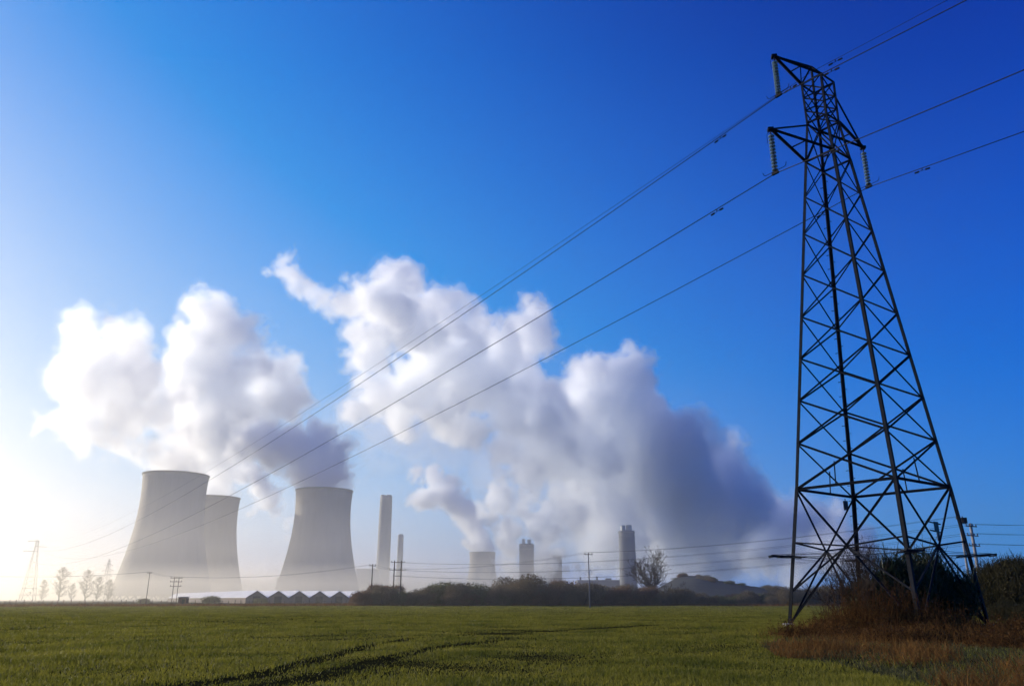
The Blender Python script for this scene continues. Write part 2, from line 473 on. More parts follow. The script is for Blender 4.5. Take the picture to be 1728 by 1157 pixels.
def make_pylon():
    root = empty('electricity_pylon', (0, 0, 0), PYAW)
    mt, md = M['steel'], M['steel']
    zb = -.25
    for c in range(4):
        l_ = MB(); pts = [pcorner(c, zb), pcorner(c, Z0), pcorner(c, ZK[11]), pcorner(c, ZU[0]), pcorner(c, ZU[1])]
        ws = [.18, .16, .13, .12]
        for a_, b_, w_ in zip(pts, pts[1:], ws):
            inward = Vector((-a_.x, -a_.y, 0)); l_.angle(a_, b_ + (b_ - a_).normalized() * .03, w_, .05, inward)
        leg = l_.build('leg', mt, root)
        if c == 2:
            k = 0; z = 3.0
            while z < 26:
                q = pcorner(c, z); out = Vector((q.x, q.y, 0)).normalized(); tn = Vector((-out.y, out.x, 0)) * (1 if k % 2 else -1)
                MB().bar(q, q + (out * .5 + tn).normalized() * .26, .03).build('step_bolt', mt, leg); z += .42; k += 1
        ft = MB(); q = pcorner(c, -.1); ft.lathe([(.02, .35), (.28, .33), (.34, .2), (.36, -.6)], 12, (q.x, q.y, 0)); ft.build('footing', M['concrete'], leg)
    faces = [(0, 1), (1, 3), (3, 2), (2, 0)]
    lev = ZK[3:]
    for (a, b) in faces:
        f = MB(); nrm = (pcorner(a, 5) + pcorner(b, 5)); nrm.z = 0; nrm.normalize(); of = nrm * .035
        for i in range(len(lev) - 1):
            z0, z1 = lev[i], lev[i + 1]; wd = .082 - .004 * i
            f.angle(pcorner(a, z0) + of, pcorner(b, z1) + of, wd, .03, nrm); f.angle(pcorner(b, z0) - of, pcorner(a, z1) - of, wd, .03, -nrm)
        # horizontals
        for z, w_ in ((lev[0], .105), (lev[-1], .11), (ZU[0], .11), (ZU[1], .11)):
            f.angle(pcorner(a, z), pcorner(b, z), w_, .035, nrm)
        # hangers in the lowest panel
        m0 = (pcorner(a, lev[0]) + pcorner(b, lev[0])) / 2; t_ = .53
        xx = (pcorner(a, lev[0] * .5 + lev[1] * .5) + pcorner(b, lev[0] * .5 + lev[1] * .5)) / 2
        for s_ in (.42,):
            e0 = pcorner(a, lev[0]).lerp(pcorner(b, lev[0]), s_); e1 = xx; e1 = xx + (pcorner(a, lev[0]) - pcorner(b, lev[0])) * (.5 - s_)
            f.bar(e0, e1, .05)
        # cage
        cg = [lev[-1], (lev[-1] * .5 + ZU[0] * .5), ZU[0], ZU[0] + (ZU[1] - ZU[0]) * .33, ZU[0] + (ZU[1] - ZU[0]) * .66, ZU[1]]
        for z0, z1 in ((cg[0], cg[2]), (cg[2], cg[3]), (cg[3], cg[4]), (cg[4], cg[5])):
            f.angle(pcorner(a, z0) + of, pcorner(b, z1) + of, .065, .022, nrm); f.angle(pcorner(b, z0) - of, pcorner(a, z1) - of, .065, .025, -nrm)
        # foot panel
        A0, B0, A1, B1 = pcorner(a, ZK[0] + .15), pcorner(b, ZK[0] + .15), pcorner(a, Z0), pcorner(b, Z0)
        f.angle(A0 + of, B1 + of, .095, .03, nrm); f.angle(B0 - of, A1 - of, .095, .03, -nrm)
        wa = (A1 - B1).length; wb = (A0 - B0).length; tt = wb / (wa + wb); X_ = A0.lerp(B1, tt)
        for c_ in (a, b):
            f.bar(X_, pcorner(c_, ZK[2]), .075); f.bar(X_, pcorner(c_, ZK[1]), .075)
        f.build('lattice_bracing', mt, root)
    # arms: L-N face (0,1) to the left, R-F face (3,2) to the right
    def arm(a, b, zb_, ztop_a, ztop_b, tip, name='crossarm'):
        m_ = MB(); A, B = pcorner(a, zb_), pcorner(b, zb_)
        m_.angle(A, tip, .15, .035, (0, 0, 1)); m_.angle(B, tip, .15, .035, (0, 0, 1))
        m_.bar(A.lerp(tip, .45), B.lerp(tip, .45), .06)
        m_.bar(A.lerp(tip, .0), B.lerp(tip, .45), .06)
        for tz, c_ in ((ztop_a, a), (ztop_b, b)):
            if tz is None: continue
            q = tz if isinstance(tz, Vector) else pcorner(c_, tz); m_.bar(q, tip, .085)
        m_.box(tip + Vector((0, 0, -.02)), (.3, .3, .16))
        ar = m_.build(name, mt, root)
        return ar
    return root, arm


inv = Matrix.Rotation(-PYAW, 3, 'Z')


def ploc(p):  # world -> pylon local
    return inv @ (Vector(p) - Vector((PYX, PYY, 0)))


def on_line(px_, py_, horiz_dir, through):
    """the point of the pixel's ray nearest the vertical plane through 'through' along horiz_dir"""
    d = px(px_, py_, 10) - Vector((0, 0, EYE)); o = Vector((0, 0, EYE))
    n = Vector((-horiz_dir.y, horiz_dir.x, 0))
    t = (Vector(through) - o).dot(n) / d.dot(n)
    return o + d * t


pyl, arm = make_pylon()
tag(pyl, 'tall dark lattice pylon close by, standing among brambles at the field corner', 'electricity pylon', 'lattice pylons')
Rz = Matrix.Rotation(PYAW, 3, 'Z'); base = Vector((PYX, PYY, 0))
ln = (pcorner(0, 20) + pcorner(1, 20)); ln.z = 0; ln = (Rz @ ln).normalized()      # outward normal of the left arms
tipUL = on_line(1306, 95, ln, base); tipLL = on_line(1300, 218, ln, base); tipR = on_line(1456, 249, ln, base)
peak = Vector((0, 0, 0)); pk_w = on_line(1369, 113, ln, base)
peak = ploc(pk_w)
print('tips', tipUL, tipLL, tipR, 'peak', pk_w, 'lev', ZK[11], ZU, 'arm len', [(Vector((t.x, t.y, 0)) - base).length for t in (tipUL, tipLL, tipR)])
arm(0, 1, ZK[11], ZU[0] - .1, None, ploc(tipLL))
arm(0, 1, ZU[1], peak, None, ploc(tipUL))
arm(3, 2, ZU[0], ZU[0] + (ZU[1] - ZU[0]) * .62, None, ploc(tipR))
pm = MB()
for c in range(4): pm.angle(pcorner(c, ZU[1]), peak, .1, .03, (0, 0, 1))
pm.build('peak', M['steel'], pyl)
# anti-climbing guards: outrigger brackets with barbed strands round the legs
zg = ZK[2] - .75
cs = [pcorner(c, zg) for c in range(4)]
gd = MB()
ring = [0, 1, 3, 2]
for i, c in enumerate(ring):
    q = cs[c]; out = Vector((q.x, q.y, 0)).normalized(); tn = Vector((-out.y, out.x, 0))
    g_ = MB()
    for k, off in enumerate((-.35, .35)):
        g_.bar(q - out * .5 + tn * off, q + out * 1.15 + tn * off + Vector((0, 0, .1)), .07)
    for e in (-.3, .2, .7, 1.1):
        g_.bar(q + out * e - tn * .4 + Vector((0, 0, .03)), q + out * e + tn * .4 + Vector((0, 0, .03)), .06)
    g_.build('climbing_guard', M['steel'], pyl)
for e, dz in ((.0, 0), (.35, .08), (.7, -.05), (1.05, .1)):
    pts = []
    for c in ring + [0]:
        q = cs[c]; out = Vector((q.x, q.y, 0)).normalized(); pts.append(q + out * e + Vector((0, 0, .05 + dz)))
    for a_, b_ in zip(pts, pts[1:]):
        gd.tube([a_, a_.lerp(b_, .5) - Vector((0, 0, .06)), b_], .012, 4)
gd.build('barbed_strands', M['wire'], pyl)
pl = MB(); q = ploc(on_line(1427, 851, Vector((1, .1, 0)), base + Rz @ pcorner(2, Z0)))
pl.box(q + Vector((0, 0, -.05)), (.26, .03, .52), .1); pl.box(q + Vector((0, 0, .24)), (.04, .04, .2)); pl.build('number_plate', M['plate'], pyl)
mid = (pcorner(3, 5) + pcorner(1, 5)) / 2
q = ploc(on_line(1578, 893, (Rz @ (pcorner(3, 5) - pcorner(1, 5))).normalized(), base + Rz @ mid))
fd = (pcorner(3, 5) - pcorner(1, 5)); fd.z = 0; fd.normalize(); nn = Vector((fd.y, -fd.x, 0))
dp = MB(); ra = math.atan2(fd.y, fd.x)
dp.box(q + nn * .08 + Vector((0, 0, .12)), (.42, .03, .5), ra); dp.box(q + nn * .06 + fd * .12 + Vector((0, 0, -.32)), (.26, .03, .44), ra)
dp.build('danger_plate', M['plate'], pyl)
rl = MB(); rl.bar(q - fd * .75 + Vector((0, 0, .36)), q + fd * .62 + Vector((0, 0, .28)), .05); rl.bar(q - fd * .5 + Vector((0, 0, -.05)), q + fd * .55 + Vector((0, 0, -.12)), .05)
rl.build('plate_rail', M['steel'], pyl)
pyl.location = base

# next pylons of the line
Pfar = px(45, 1018, 451); Pfar.z = 0
pf = copy_tree(pyl); pf.location = Pfar; pf['label'] = 'pale lattice pylon faded by mist, standing beyond the fence'
pf.rotation_euler = (0, 0, PYAW + R(6))
for o_ in [x for x in bpy.data.objects if x.parent == pf]:   # same type, members thickened to stay visible far off
    if o_.type == 'MESH' and o_.name.split('.')[0] in ('leg', 'lattice_bracing', 'crossarm', 'peak'):
        o_.data = o_.data.copy(); k_ = .10 if o_.name.startswith(('leg', 'cross')) else .04
        nn_ = [v_.normal.copy() for v_ in o_.data.vertices]
        for v_, n_ in zip(o_.data.vertices, nn_): v_.co += n_ * k_


# ---------------------------------------------------------------- insulators and wires
def make_insulator(top, bot, label):
    top, bot = Vector(top), Vector(bot); Ln = (top - bot).length
    root = empty('insulator_string', tuple(top)); tag(root, label, 'insulator', 'glass insulator strings hanging from the near pylon')
    d = (bot - top).normalized()
    MB().tube([(0, 0, .05), d * Ln], .035, 6).build('rod', M['steel_dark'], root)
    n = 11
    for i in range(n):
        s = .32 + (Ln - .55) * i / (n - 1)
        MB().lathe([(.03, .05), (.09, .045), (.165, -.02), (.17, -.045), (.14, -.045), (.11, -.03), (.04, -.05)], 18, tuple(d * s)).build('disc', M['glass'], root, True)
    wd = wire_dir
    h = MB(); a = d * (Ln - .12)
    h.tube([a - wd * .75 + Vector((0, 0, .22)), a - wd * .7 + Vector((0, 0, .04)), a - wd * .6, a, a + wd * .6, a + wd * .72 + Vector((0, 0, .06)), a + wd * .8 + Vector((0, 0, .26))], .018, 5)
    h.build('arcing_horn', M['steel_dark'], root)
    h = MB(); a = d * .2
    h.tube([a, a + ln * .3 + Vector((0, 0, -.05)), a + ln * .42 + Vector((0, 0, -.25)), a + ln * .42 + Vector((0, 0, -.75))], .014, 5)
    h.build('arcing_horn', M['steel_dark'], root)
    MB().box(d * Ln, (.12, .4, .13), math.atan2(wd.y, wd.x) - math.pi / 2).build('clamp', M['steel_dark'], root)
    return root


wire_dir = Vector((Pfar.x - PYX, Pfar.y - PYY, 0)).normalized()
botUL = on_line(1317, 163, ln, base); botLL = on_line(1310, 293, ln, base); botR = on_line(1464, 314, ln, base)
botUL = Vector((tipUL.x, tipUL.y, botUL.z)); botLL = Vector((tipLL.x, tipLL.y, botLL.z)); botR = Vector((tipR.x, tipR.y, botR.z))
make_insulator(tipUL - Vector((0, 0, .1)), botUL, 'glass disc insulator string under the top arm of the near pylon')
make_insulator(tipLL - Vector((0, 0, .1)), botLL, 'glass disc insulator string under the lower left arm of the near pylon')
make_insulator(tipR - Vector((0, 0, .1)), botR, 'glass disc insulator string under the right arm of the near pylon')
ew = pk_w - Vector((0, 0, .35))


def span(a, b, sag, n=60):
    a, b = Vector(a), Vector(b)
    return [a.lerp(b, i / n) - Vector((0, 0, 4 * sag * (i / n) * (1 - i / n))) for i in range(n + 1)]


def damper(parent, pts, dist, rad):
    acc = 0
    for a, b in zip(pts, pts[1:]):
        l_ = (b - a).length
        if acc + l_ > dist:
            p = a.lerp(b, (dist - acc) / l_); d = (b - a).normalized()
            MB().tube([p, p - Vector((0, 0, .16))], .03, 5).tube([p - d * .42 - Vector((0, 0, .16)), p + d * .42 - Vector((0, 0, .16))], .015, 5) \
                .tube([p - d * .45 - Vector((0, 0, .17)), p - d * .2 - Vector((0, 0, .16))], .055, 7).tube([p + d * .2 - Vector((0, 0, .16)), p + d * .45 - Vector((0, 0, .17))], .055, 7) \
                .build('vibration_damper', M['steel_dark'], parent)
            return
        acc += l_


def wire(name, a, b, sag, r, label, cat, group, n=60, damp=(), m=None):
    pts = span(a, b, sag, n)
    o = MB().tube(pts, r, 5).build(name, m or M['wire'])
    tag(o, label, cat, group)
    for dd in damp: damper(o, pts, dd, r)
    return o


cf = Rz @ Vector((0, 0, 0))
def far_pt(p):  # the same attachment on the far pylon
    q_ = Matrix.Rotation(pf.rotation_euler.z, 3, 'Z') @ ploc(p); return Pfar + q_


def near_pt(p):  # on the next pylon behind the viewer
    return Vector((p[0], p[1], 0)) - wire_dir * 330 + Vector((0, 0, p[2]))


G = 'overhead conductors of the near pylon'
SAG_L, SAG_R = [11.0, 11.0, 11.0, 9.0], [7, 7, 7, 6]
for p, nm, sg, sr, dmp, rr in ((botUL, 'top arm', SAG_L[0], SAG_R[0], (4.4,), .028), (botLL, 'lower left arm', SAG_L[1], SAG_R[1], (4.2,), .028), (botR, 'right arm', SAG_L[2], SAG_R[2], (3.4,), .028)):
    wire('conductor_wire', p - Vector((0, 0, .02)), far_pt(p), sg, rr, f'dark conductor wire from the {nm} of the near pylon to the misty pylon', 'wire', G, damp=dmp)
    wire('conductor_wire', p - Vector((0, 0, .02)), near_pt(p), sr, rr, f'dark conductor wire from the {nm} of the near pylon climbing overhead', 'wire', G, damp=(3.4,))
wire('earth_wire', ew, far_pt(ew), SAG_L[3], .016, 'thin earth wire from the peak of the near pylon down to the misty pylon', 'wire', G, damp=(1.6,))
wire('earth_wire', ew, near_pt(ew), SAG_R[3], .016, 'thin earth wire from the peak of the near pylon climbing overhead', 'wire', G, damp=(1.6,))

# ---------------------------------------------------------------- steam
def upsample(lat, pos, ax):
    i = np.clip(np.floor(pos).astype(int), 0, lat.shape[ax] - 2); f = (pos - i).astype(np.float32); f = f * f * (3 - 2 * f)
    sh = [1, 1, 1]; sh[ax] = -1; f = f.reshape(sh)
    return np.take(lat, i, ax) * (1 - f) + np.take(lat, i + 1, ax) * f


def lat_noise(shape, h, cell, g):
    n = [int(s * h / cell) + 3 for s in shape]
    lat = g.uniform(-1, 1, n).astype(np.float32)
    for ax in range(3):
        lat = upsample(lat, np.arange(shape[ax]) * h / cell + .37, ax)
    return lat


def surface_net(s, org, h):
    """a closed quad surface of the zero level of grid s (negative inside)"""
    inside = s < 0
    c = [inside[i:inside.shape[0] - 1 + i, j:inside.shape[1] - 1 + j, k:inside.shape[2] - 1 + k] for i in (0, 1) for j in (0, 1) for k in (0, 1)]
    cnt = sum(x.astype(np.uint8) for x in c); act = (cnt > 0) & (cnt < 8)
    idx = -np.ones(act.shape, np.int32); cells = np.argwhere(act); idx[act] = np.arange(len(cells))
    acc = np.zeros((len(cells), 3), np.float32); num = np.zeros(len(cells), np.float32)
    co = [(i, j, k) for i in (0, 1) for j in (0, 1) for k in (0, 1)]
    for a in range(8):
        for b in range(a + 1, 8):
            d = np.array(co[b]) - np.array(co[a])
            if np.abs(d).sum() != 1: continue
            pa = cells + co[a]; pb = cells + co[b]
            va = s[pa[:, 0], pa[:, 1], pa[:, 2]]; vb = s[pb[:, 0], pb[:, 1], pb[:, 2]]
            x = (va < 0) != (vb < 0); t = np.where(x, va / np.where(x, va - vb, 1), 0)
            acc += np.where(x[:, None], np.array(co[a]) + t[:, None] * d, 0); num += x
    v = (cells + acc / num[:, None]) * h + org
    quads = []
    for ax in range(3):
        o1, o2 = [(1, 2), (2, 0), (0, 1)][ax]
        sl0 = [slice(1, -1)] * 3; sl1 = [slice(1, -1)] * 3; sl0[ax] = slice(0, -1); sl1[ax] = slice(1, None)
        e = np.argwhere(inside[tuple(sl0)] != inside[tuple(sl1)])
        off = np.array([1, 1, 1]); off[ax] = 0; e = e + off
        u1 = np.zeros(3, int); u1[o1] = 1; u2 = np.zeros(3, int); u2[o2] = 1
        g_ = lambda p: idx[p[:, 0], p[:, 1], p[:, 2]]
        qd = np.stack([g_(e - u1 - u2), g_(e - u2), g_(e), g_(e - u1)], -1)
        flip = ~inside[e[:, 0], e[:, 1], e[:, 2]]; qd[flip] = qd[flip][:, ::-1]
        quads.append(qd)
    qd = np.concatenate(quads); qd = qd[(qd >= 0).all(1)]
    return v, qd


def puff_field(sph, h, seed, kids=(16, 10), amp=1.0, noise=((46, 8), (22, 9), (10, 6.5), (5, 3.4))):
    """signed distance to a heap of puffs carrying smaller puffs, roughened with noise"""
    g = np.random.default_rng(seed)
    lv = [np.array(sph, np.float32)]
    for n, f in zip(kids, (.46, .44, .45)):
        p = lv[-1]; out = []
        for q in p:
            d = g.normal(size=(n, 3)); d /= np.linalg.norm(d, axis=1)[:, None]
            r = q[3] * f * g.uniform(.6, 1.25, n)
            c = q[:3] + d * (q[3] * g.uniform(.68, .98, n))[:, None]
            out.append(np.concatenate([c, r[:, None]], 1))
        lv.append(np.concatenate(out).astype(np.float32))
    al = np.concatenate(lv)
    al = al[al[:, 3] > h * 1.2]
    pad = 34 * amp + 3 * h
    lo = (al[:, :3] - al[:, 3:]).min(0) - pad; hi = (al[:, :3] + al[:, 3:]).max(0) + pad
    lo[2] = max(lo[2], .3)
    sh = tuple(np.ceil((hi - lo) / h).astype(int) + 1)
    s = np.full(sh, 70 * amp, np.float32)
    ax = [np.arange(sh[i]) * h + lo[i] for i in range(3)]
    for q in al:
        rr = q[3] + 34 * amp
        i0 = np.maximum(((q[:3] - rr - lo) / h).astype(int), 0); i1 = np.minimum(((q[:3] + rr - lo) / h).astype(int) + 2, sh)
        X = ax[0][i0[0]:i1[0]][:, None, None] - q[0]; Y = ax[1][i0[1]:i1[1]][None, :, None] - q[1]; Z = ax[2][i0[2]:i1[2]][None, None] - q[2]
        d = np.sqrt(X * X + Y * Y + Z * Z) - q[3]
        v = s[i0[0]:i1[0], i0[1]:i1[1], i0[2]:i1[2]]; np.minimum(v, d, out=v)
    for cell, a in noise:
        s += lat_noise(sh, h, cell * amp, g) * a * amp
    for ax_ in range(3):
        for e in (0, -1):
            sl_ = [slice(None)] * 3; sl_[ax_] = e; s[tuple(sl_)] = 70 * amp
    return s, lo, h


def plume(label, pts, Yc, dens, h, seed, levels=((4, .05), (-1, .4), (-8, 1.0)), amp=1.0, Yslope=0.0, jit=.6, kids=(16, 9, 5), cut=None, g=.62, col=(.972, .984, 1), grow=1.16):  # bluish col puts blue shade into the colour of the white steam
    gg = random.Random(seed); sph = []
    for (x, y, r) in pts:
        Yd = Yc + Yslope * (x - pts[0][0])
        k = (Yd * math.cos(PITCH) + 200 * math.sin(PITCH)) / FPX
        Rm = r * k * grow; p = px(x, y, Yd + gg.uniform(-jit, jit) * Rm)
        sph.append((p.x, p.y, p.z, Rm * .92))
    s, lo, h = puff_field(sph, h, seed, kids, amp)
    if cut is not None:   # steam leaves the shell only through its mouth
        o_, rim, H_ = cut
        ax_ = [np.arange(s.shape[i]) * h + lo[i] for i in range(3)]
        rr_ = np.sqrt((ax_[0][:, None] - o_.location.x) ** 2 + (ax_[1][None] - o_.location.y) ** 2)
        lim = rim + np.clip(ax_[2] - H_, 0, None) ** 1.25 * .8
        near = (rr_ < rim + 60)[:, :, None]
        wall = rr_[:, :, None] - lim[None, None]
        np.copyto(s, np.maximum(s, wall), where=near & (ax_[2] < H_ + 45)[None, None])
    root = None
    for i, (off, d) in enumerate(levels):
        v, qd = surface_net(s - off * amp, lo, h)
        if len(qd) == 0: continue
        me = np_mesh('steam_plume', v, qd, smooth=True)
        mt = steammat('steam_%d' % i, dens * d, g, surf=.012 if i == 1 else 0.0, col=col)
        if root is None:
            root = empty('steam_plume', tuple(np.mean(v, 0))) if False else None
        o = link(['steam_veil', 'steam_plume', 'steam_core'][i], me, mt)
        if i == 1: root_o = o
        print('plume', label[:24], i, len(qd))
        if i == 0: veil = o
        if i == 2: core = o
    tag(root_o, label, 'steam plume', 'white steam plumes of the power station')
    veil.parent = root_o
    try: core.parent = root_o
    except NameError: pass
    return root_o


plume('white steam plume rising from the nearest cooling tower and leaning left',
      [(296, 796, 40), (275, 775, 36), (315, 778, 30), (255, 748, 42), (300, 742, 40), (225, 715, 46), (275, 700, 46), (190, 690, 48), (160, 650, 46), (135, 565, 34), (195, 572, 38), (150, 605, 42),
       (215, 615, 36), (112, 620, 30), (232, 655, 42), (125, 722, 34), (155, 752, 28), (200, 752, 36), (130, 535, 18), (185, 545, 22)], 765, .06, 1.2, 1, cut=(T1, 28, 113), g=.78, col=(.992, .996, 1), grow=1.04, kids=(20, 11, 5))
plume('tall white steam plume from the half hidden cooling tower behind the nearest',
      [(360, 836, 30), (372, 805, 30), (370, 770, 35), (360, 735, 46), (330, 700, 46), (400, 690, 48), (320, 650, 46), (380, 640, 52), (340, 595, 46), (360, 550, 46), (345, 522, 32), (390, 565, 38),
       (312, 562, 22), (430, 612, 40), (470, 628, 40), (497, 640, 26), (440, 662, 42), (480, 680, 36), (304, 600, 18), (365, 505, 16), (445, 570, 14)], 950, .062, 1.45, 2, cut=(T2, 28, 113), g=.78, col=(.99, .995, 1), grow=1.06, kids=(20, 11, 5))
plume('grey bottomed steam plume bending left off the lone cooling tower',
      [(547, 823, 36), (530, 800, 38), (560, 790, 26), (525, 770, 40), (560, 765, 22), (490, 760, 34), (465, 750, 30), (500, 745, 26), (440, 740, 26), (545, 750, 20), (425, 760, 20)], 880, .14, 1.3, 3, cut=(T3, 29, 113))
plume('narrow steam column curling up between the two big cooling towers',
      [(484, 905, 8), (482, 885, 13), (474, 862, 16), (460, 845, 18), (445, 828, 20), (432, 808, 22), (420, 785, 24), (415, 760, 24), (448, 852, 14)], 1250, .10, 1.4, 4, kids=(14, 6))
plume('huge diagonal bank of steam stretching across the middle of the sky',
      [(1130, 795, 72), (1100, 845, 62), (1155, 885, 44), (1060, 765, 74), (1040, 695, 72), (1030, 645, 48), (1062, 620, 32), (1005, 628, 34), (990, 705, 62), (960, 760, 62), (1000, 825, 52), (920, 722, 54), (900, 682, 46), (860, 700, 42), (870, 652, 42), (820, 662, 46), (850, 605, 40), (832, 570, 24), (900, 565, 42), (905, 518, 24), (780, 640, 46), (790, 595, 40), (740, 612, 46), (762, 545, 40), (732, 512, 30), (700, 562, 46), (800, 548, 30), (650, 545, 40), (660, 495, 40), (650, 460, 22), (690, 465, 22), (620, 505, 28), (620, 600, 36), (592, 560, 24), (690, 662, 46), (632, 672, 34), (742, 702, 40), (680, 715, 26), (612, 642, 26), (800, 722, 36), (850, 752, 34), (900, 792, 34), (594, 690, 24), (1050, 890, 44), (960, 860, 34)], 1690, .052, 2.1, 5, Yslope=.75, amp=1.25, kids=(20, 10, 5), g=.72, col=(.984, .991, 1))
plume('curling wisp of steam at the upper left end of the great steam bank',
      [(668, 530, 34), (640, 520, 34), (615, 512, 28), (592, 516, 23), (570, 512, 21), (550, 503, 20), (530, 494, 19), (512, 486, 18), (498, 474, 17), (487, 458, 16), (480, 441, 14), (488, 428, 11), (504, 423, 8), (470, 458, 9), (455, 460, 6), (585, 470, 9), (600, 478, 12)], 1290, .045, 1.5, 21, amp=.7, Yslope=.7, g=.74, col=(.99, .995, 1), kids=(14, 8, 4))
plume('blue grey tail of steam spreading low behind the near pylon',
      [(1440, 935, 26), (1395, 895, 34), (1340, 890, 40), (1285, 885, 48), (1225, 860, 56), (1245, 835, 30), (1180, 822, 68), (1130, 795, 72), (1100, 845, 62), (1155, 885, 44), (1220, 905, 34), (1180, 915, 40), (1120, 925, 40), (1250, 935, 30), (1310, 930, 30), (1065, 935, 36), (1380, 935, 26), (1010, 925, 30), (1445, 915, 22), (1410, 940, 24), (1350, 940, 30), (1210, 945, 30), (1290, 915, 36)], 1990, .045, 2.8, 8, Yslope=.85, amp=1.6, g=.5, col=(.96, .976, 1), kids=(14, 8, 4), levels=((9, .10), (0, .4), (-12, 1.0)))  # deeper blue col: the tail's shade is put into its colour
plume('thin translucent veil of steam hanging below the great steam bank',
      [(640, 720, 44), (700, 745, 44), (760, 750, 46), (830, 785, 42), (700, 695, 54), (610, 690, 36), (570, 735, 30), (650, 790, 30), (900, 850, 44), (960, 905, 40), (1010, 940, 30), (880, 800, 40)], 1600, .0045, 3.2, 9, amp=1.8, kids=(12, 7, 4), levels=((8, .2), (0, .5), (-10, 1.0)))
plume('soft steam plume drifting left from the small distant cooling tower',
      [(814, 928, 20), (806, 908, 20), (797, 884, 21), (782, 862, 22), (766, 842, 22), (746, 836, 23), (720, 842, 19), (702, 845, 12), (762, 812, 16), (732, 802, 17), (704, 797, 14)], 2090, .05, 2.2, 6, cut=(T4, 31, 113), kids=(14, 8))
plume('ragged steam column climbing behind the dark flue stack',
      [(915, 962, 13), (918, 940, 17), (922, 908, 17), (906, 884, 20), (922, 866, 14), (880, 852, 22), (850, 842, 25), (846, 808, 14), (830, 872, 16), (860, 892, 22), (836, 852, 18), (940, 928, 10),
       (862, 925, 18), (858, 955, 14), (880, 968, 14), (930, 890, 10)], 1540, .085, 1.8, 7, jit=.3, kids=(16, 9, 4))
plume('small low puffs of steam drifting before the dark tall block',
      [(905, 972, 9), (922, 962, 10), (938, 955, 9), (955, 958, 9), (975, 960, 8), (990, 966, 6), (862, 972, 8)], 1480, .07, 1.5, 10, amp=.6, kids=(10, 6, 3))
plume('tiny low puff of steam at the foot of the small distant cooling tower',
      [(806, 984, 5), (816, 982, 5), (826, 984, 5), (835, 980, 4)], 2000, .03, 1.6, 12, amp=.4, kids=(8, 5))

# ---------------------------------------------------------------- ground mist
mb = MB().box((-1495, 1610, 27.6), (3110, 3080, 55))
mb.build('mist', steammat('mist_air', 6.5e-4, .66, col=(1, .945, .84))); ms = bpy.data.objects['mist']; tag(ms, 'low morning mist lying over the land beyond the field', kind='stuff')  # warm low sunlight is put into the colour of the white mist
m2 = MB().box((-640, 1145, 8.2), (1220, 1610, 16)).build('mist', steammat('mist_low', 2.0e-3, .66, col=(1, .945, .84)), None); tag(m2, 'dense low ground mist at the feet of the left cooling towers', kind='stuff')  # same sunlight warmth put into this mist's colour

# ---------------------------------------------------------------- hills
hx = np.linspace(40, 420, 120); hy = np.linspace(300, 620, 60)
HX, HY = np.meshgrid(hx, hy); u_ = CX + HX * FPX / (HY * math.cos(PITCH))
top = np.interp(u_, [1060, 1110, 1150, 1175, 1215, 1290, 1340, 1500, 1600, 1640, 1760, 1900], [0, 7, 13.2, 13.6, 11, 7.2, 6.2, 7, 10, 12, 12, 9])
HZ = top * np.sin(np.clip((HY - 300) / 320, 0, 1) * math.pi) ** .8
HZ = HZ + .35 * np.sin(HX * .6) * np.sin(HY * .5 + HX * .2) * (HZ > .5) - .3
ii = np.arange(HX.size).reshape(HX.shape)
q = np.stack([ii[:-1, :-1], ii[:-1, 1:], ii[1:, 1:], ii[1:, :-1]], -1).reshape(-1, 4)
tag(link('hill', np_mesh('hill', np.stack([HX, HY, HZ], -1).reshape(-1, 3), q, smooth=True), M['hill']), 'low dark scrubby mound behind the thicket', kind='structure')

# ---------------------------------------------------------------- plants
M['straw'] = leafmat('dead_grass', [(.085, .038, .013), (.28, .14, .04)], .8, .35, .04, 1.5)
M['bramble'] = leafmat('bramble_stems', [(.05, .022, .010), (.12, .052, .018)], .8, .25, .04, .8)
M['twig'] = leafmat('bare_twigs', [(.035, .026, .02), (.085, .06, .045)], .9, .0, .1, 1.2)
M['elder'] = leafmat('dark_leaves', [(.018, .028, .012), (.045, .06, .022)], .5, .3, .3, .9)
M['scrub'] = leafmat('scrub_leaves', [(.13, .105, .06), (.25, .19, .11)], .9, .45, .1, .25)
M['scrub_g'] = leafmat('scrub_green', [(.10, .105, .045), (.20, .19, .085)], .9, .45, .1, .25)
M['scrub_r'] = leafmat('scrub_russet', [(.15, .095, .055), (.27, .16, .095)], .9, .45, .1, .25)
M['blade'] = leafmat('young_wheat', [(.085, .098, .011), (.28, .250, .034)], .55, .5, .16, .35)
M['rough'] = leafmat('rough_grass', [(.05, .055, .02), (.13, .12, .05)], .7, .4, .2, .6)


def ribbons(p0, p1, w, g, curve=None):
    """flat tapering ribbons from p0 to p1 (n,3): two quads each when curved"""
    n = len(p0); d = p1 - p0; r = g.normal(size=(n, 3)); s = np.cross(d, r); s /= np.linalg.norm(s, axis=1)[:, None] + 1e-9
    w = np.broadcast_to(np.asarray(w, float), (n,))[:, None] / 2
    if curve is None:
        v = np.stack([p0 - s * w, p0 + s * w, p1 + s * w * .35, p1 - s * w * .35], 1).reshape(-1, 3)
        q = np.arange(n)[:, None] * 4 + np.array([0, 1, 2, 3]); return v, q
    m = (p0 + p1) / 2 + curve
    v = np.stack([p0 - s * w, p0 + s * w, m + s * w * .8, m - s * w * .8, p1 + s * w * .15, p1 - s * w * .15], 1).reshape(-1, 3)
    b = np.arange(n)[:, None] * 6
    return v, np.concatenate([b + [0, 1, 2, 3], b + [3, 2, 4, 5]])


def join(parts):
    vs, qs, o = [], [], 0
    for v, q in parts: vs.append(v); qs.append(q + o); o += len(v)
    return np.concatenate(vs), np.concatenate(qs)


